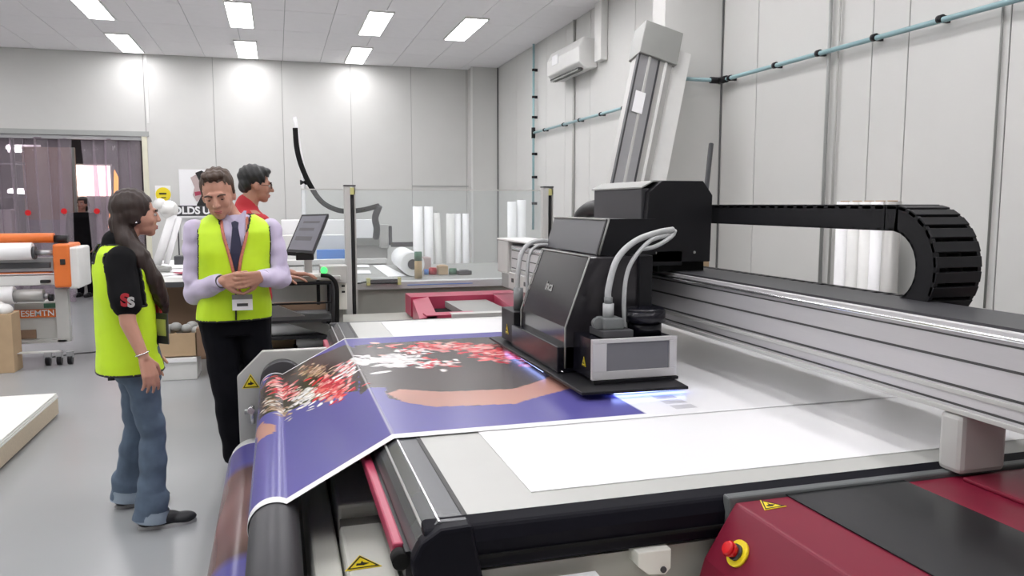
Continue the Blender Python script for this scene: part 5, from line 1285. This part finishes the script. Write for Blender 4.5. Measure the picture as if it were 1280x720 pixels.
hipR = opos(.90)+Rd*.095; hipL = opos(.90)-Rd*.095
arms = [('c', shR, elR, .054, .042), ('c', elR, wrR, .042, .028), ('c', shL, elL, .054, .042), ('c', elL, wr, .042, .028)]
fR, fL = opos(.085)+Rd*.11, opos(.085)-Rd*.11; fR.z = fL.z = .085
legs = [('c', hipR, fR.lerp(hipR, .5), .09, .06), ('c', fR.lerp(hipR, .5), fR, .06, .04), ('c', hipL, fL.lerp(hipL, .5), .09, .06), ('c', fL.lerp(hipL, .5), fL, .06, .04)]
remeshed('body', [torso, nk]+arms+hd1+hd2+legs+head_prims(hc, hR, 1.05, 1.0), .0062, 'skin_dark', ot, 2)
face_parts(hc, hR, ot, 1.05, 'hair_black')
hg = lambda x, y, z: hc+hR @ Vector((x, y, z))
remeshed('hair', [('e', hg(0, -.024, .052), (.092, .104, .088), hR), ('e', hg(0, .04, .095), (.062, .05, .034), hR), ('e', hg(0, -.065, .0), (.080, .052, .07), hR)], .007, 'hair_black', ot, 3, disp=lambda c: .003*math.sin(c.x*160+c.z*80), cut=lambda c: (hR.transposed() @ (c-hc)).y > .05 and (hR.transposed() @ (c-hc)).z < .062)
for sx in (-1, 1):
    gl_ = tb('glasses', 'ink_black', [hg(.032*sx+.022*math.cos(a), .098, .0+.016*math.sin(a)) for a in [2*math.pi*k/14 for k in range(15)]], .002, ot, seg=6)
    tb('glasses_arm', 'ink_black', [hg(.056*sx, .096, .004), hg(.080*sx, .0, .0)], .0018, ot, seg=6)
remeshed('shirt', [torso, ('c', shR-Rd*.01, shR.lerp(elR, .8), .066, .062), ('c', shL+Rd*.01, shL.lerp(elL, .8), .066, .062), ('c', opos(1.52), opos(1.575), .085, .068)], .009, 'red_cloth', ot, 4, infl=.009, disp=folds(21, .003, 20, 30), cut=lambda c: c.z < .92)
remeshed('trousers', [('l', [oring(.82, .15, .115), oring(.90, .17, .12), oring(1.0, .165, .12)]), ('c', hipR, fR, .095, .065), ('c', hipL, fL, .095, .065)], .011, 'black_cloth', ot, 3, infl=.006, cut=lambda c: c.z < .045)
shoe(ot, fR-Fd*.05-Vector((0, 0, .085)), Fd, sole='ink_black'); shoe(ot, fL-Fd*.05-Vector((0, 0, .085)), Fd, sole='ink_black')

# ---- distant figure by the curtain ------------------------------------------------------
DY = 15.2
dt = thing('person', 'dark-clothed person standing beyond the strip curtain', 'person', tuple(atz(104, 371, 0)))
q = at(104, 300, DY); dx_, dy_ = q.x, DY; bR = rotm(math.pi-.3)
Rd = bR @ Vector((1, 0, 0)); Fd = bR @ Vector((0, 1, 0)); dt.location = (dx_, dy_, 0); BASE[dt] = Vector((dx_, dy_, 0))
dp = lambda z: Vector((dx_, dy_, z)); dr = lambda z, rx, ry: (dp(z), rx, ry, bR)
hc = at(103, 255, DY); hz = hc.z
torso = ('l', [dr(.80, .14, .10), dr(.95, .16, .12), dr(1.2, .15, .11), dr(1.36, .18, .11), dr(1.45, .12, .08), dr(hz-.14, .06, .055)])
la, ra_ = [dp(1.38)-Rd*.19, dp(1.1)-Rd*.24, dp(.86)-Rd*.22+Fd*.04], [dp(1.38)+Rd*.19, dp(1.1)+Rd*.24, dp(.86)+Rd*.22+Fd*.04]
arms = [('c', a[0], a[1], .05, .04) for a in (la, ra_)]+[('c', a[1], a[2], .04, .027) for a in (la, ra_)]
legs = [('c', dp(.86)+Rd*s_*.085, dp(.46)+Rd*s_*.09, .085, .058) for s_ in (-1, 1)]+[('c', dp(.46)+Rd*s_*.09, dp(.08)+Rd*s_*.09, .058, .04) for s_ in (-1, 1)]
remeshed('body', [torso, ('c', dp(hz-.16), hc, .055, .055)]+arms+legs+head_prims(hc, bR, 1.0)+hand(la[2], (0, 0, -1), Rd, 1, .3, 1)+hand(ra_[2], (0, 0, -1), -Rd, 1, .3, -1), .008, 'skin_dark', dt, 2)
face_parts(hc, bR, dt)
remeshed('hair', [('e', hc+bR @ Vector((0, -.026, .04)), (.09, .10, .09), bR), ('e', hc+bR @ Vector((0, -.07, -.03)), (.09, .05, .10), bR)], .009, 'hair_dark', dt, 3, cut=lambda c: (bR.transposed() @ (c-hc)).y > .05 and (bR.transposed() @ (c-hc)).z < .06)
remeshed('jacket', [torso]+[('c', a[0], a[1], .055, .048) for a in (la, ra_)]+[('c', a[1], a[2], .048, .040) for a in (la, ra_)], .012, 'black_cloth', dt, 3, infl=.014, cut=lambda c: c.z < .82 or c.z > hz-.12)
remeshed('trousers', [('l', [dr(.80, .14, .11), dr(.95, .16, .12)])]+legs, .012, 'trouser_black', dt, 3, infl=.014, cut=lambda c: c.z < .06)
for s_ in (-1, 1): shoe(dt, dp(0)+Rd*s_*.09-Fd*.05, Fd, sole='ink_black')
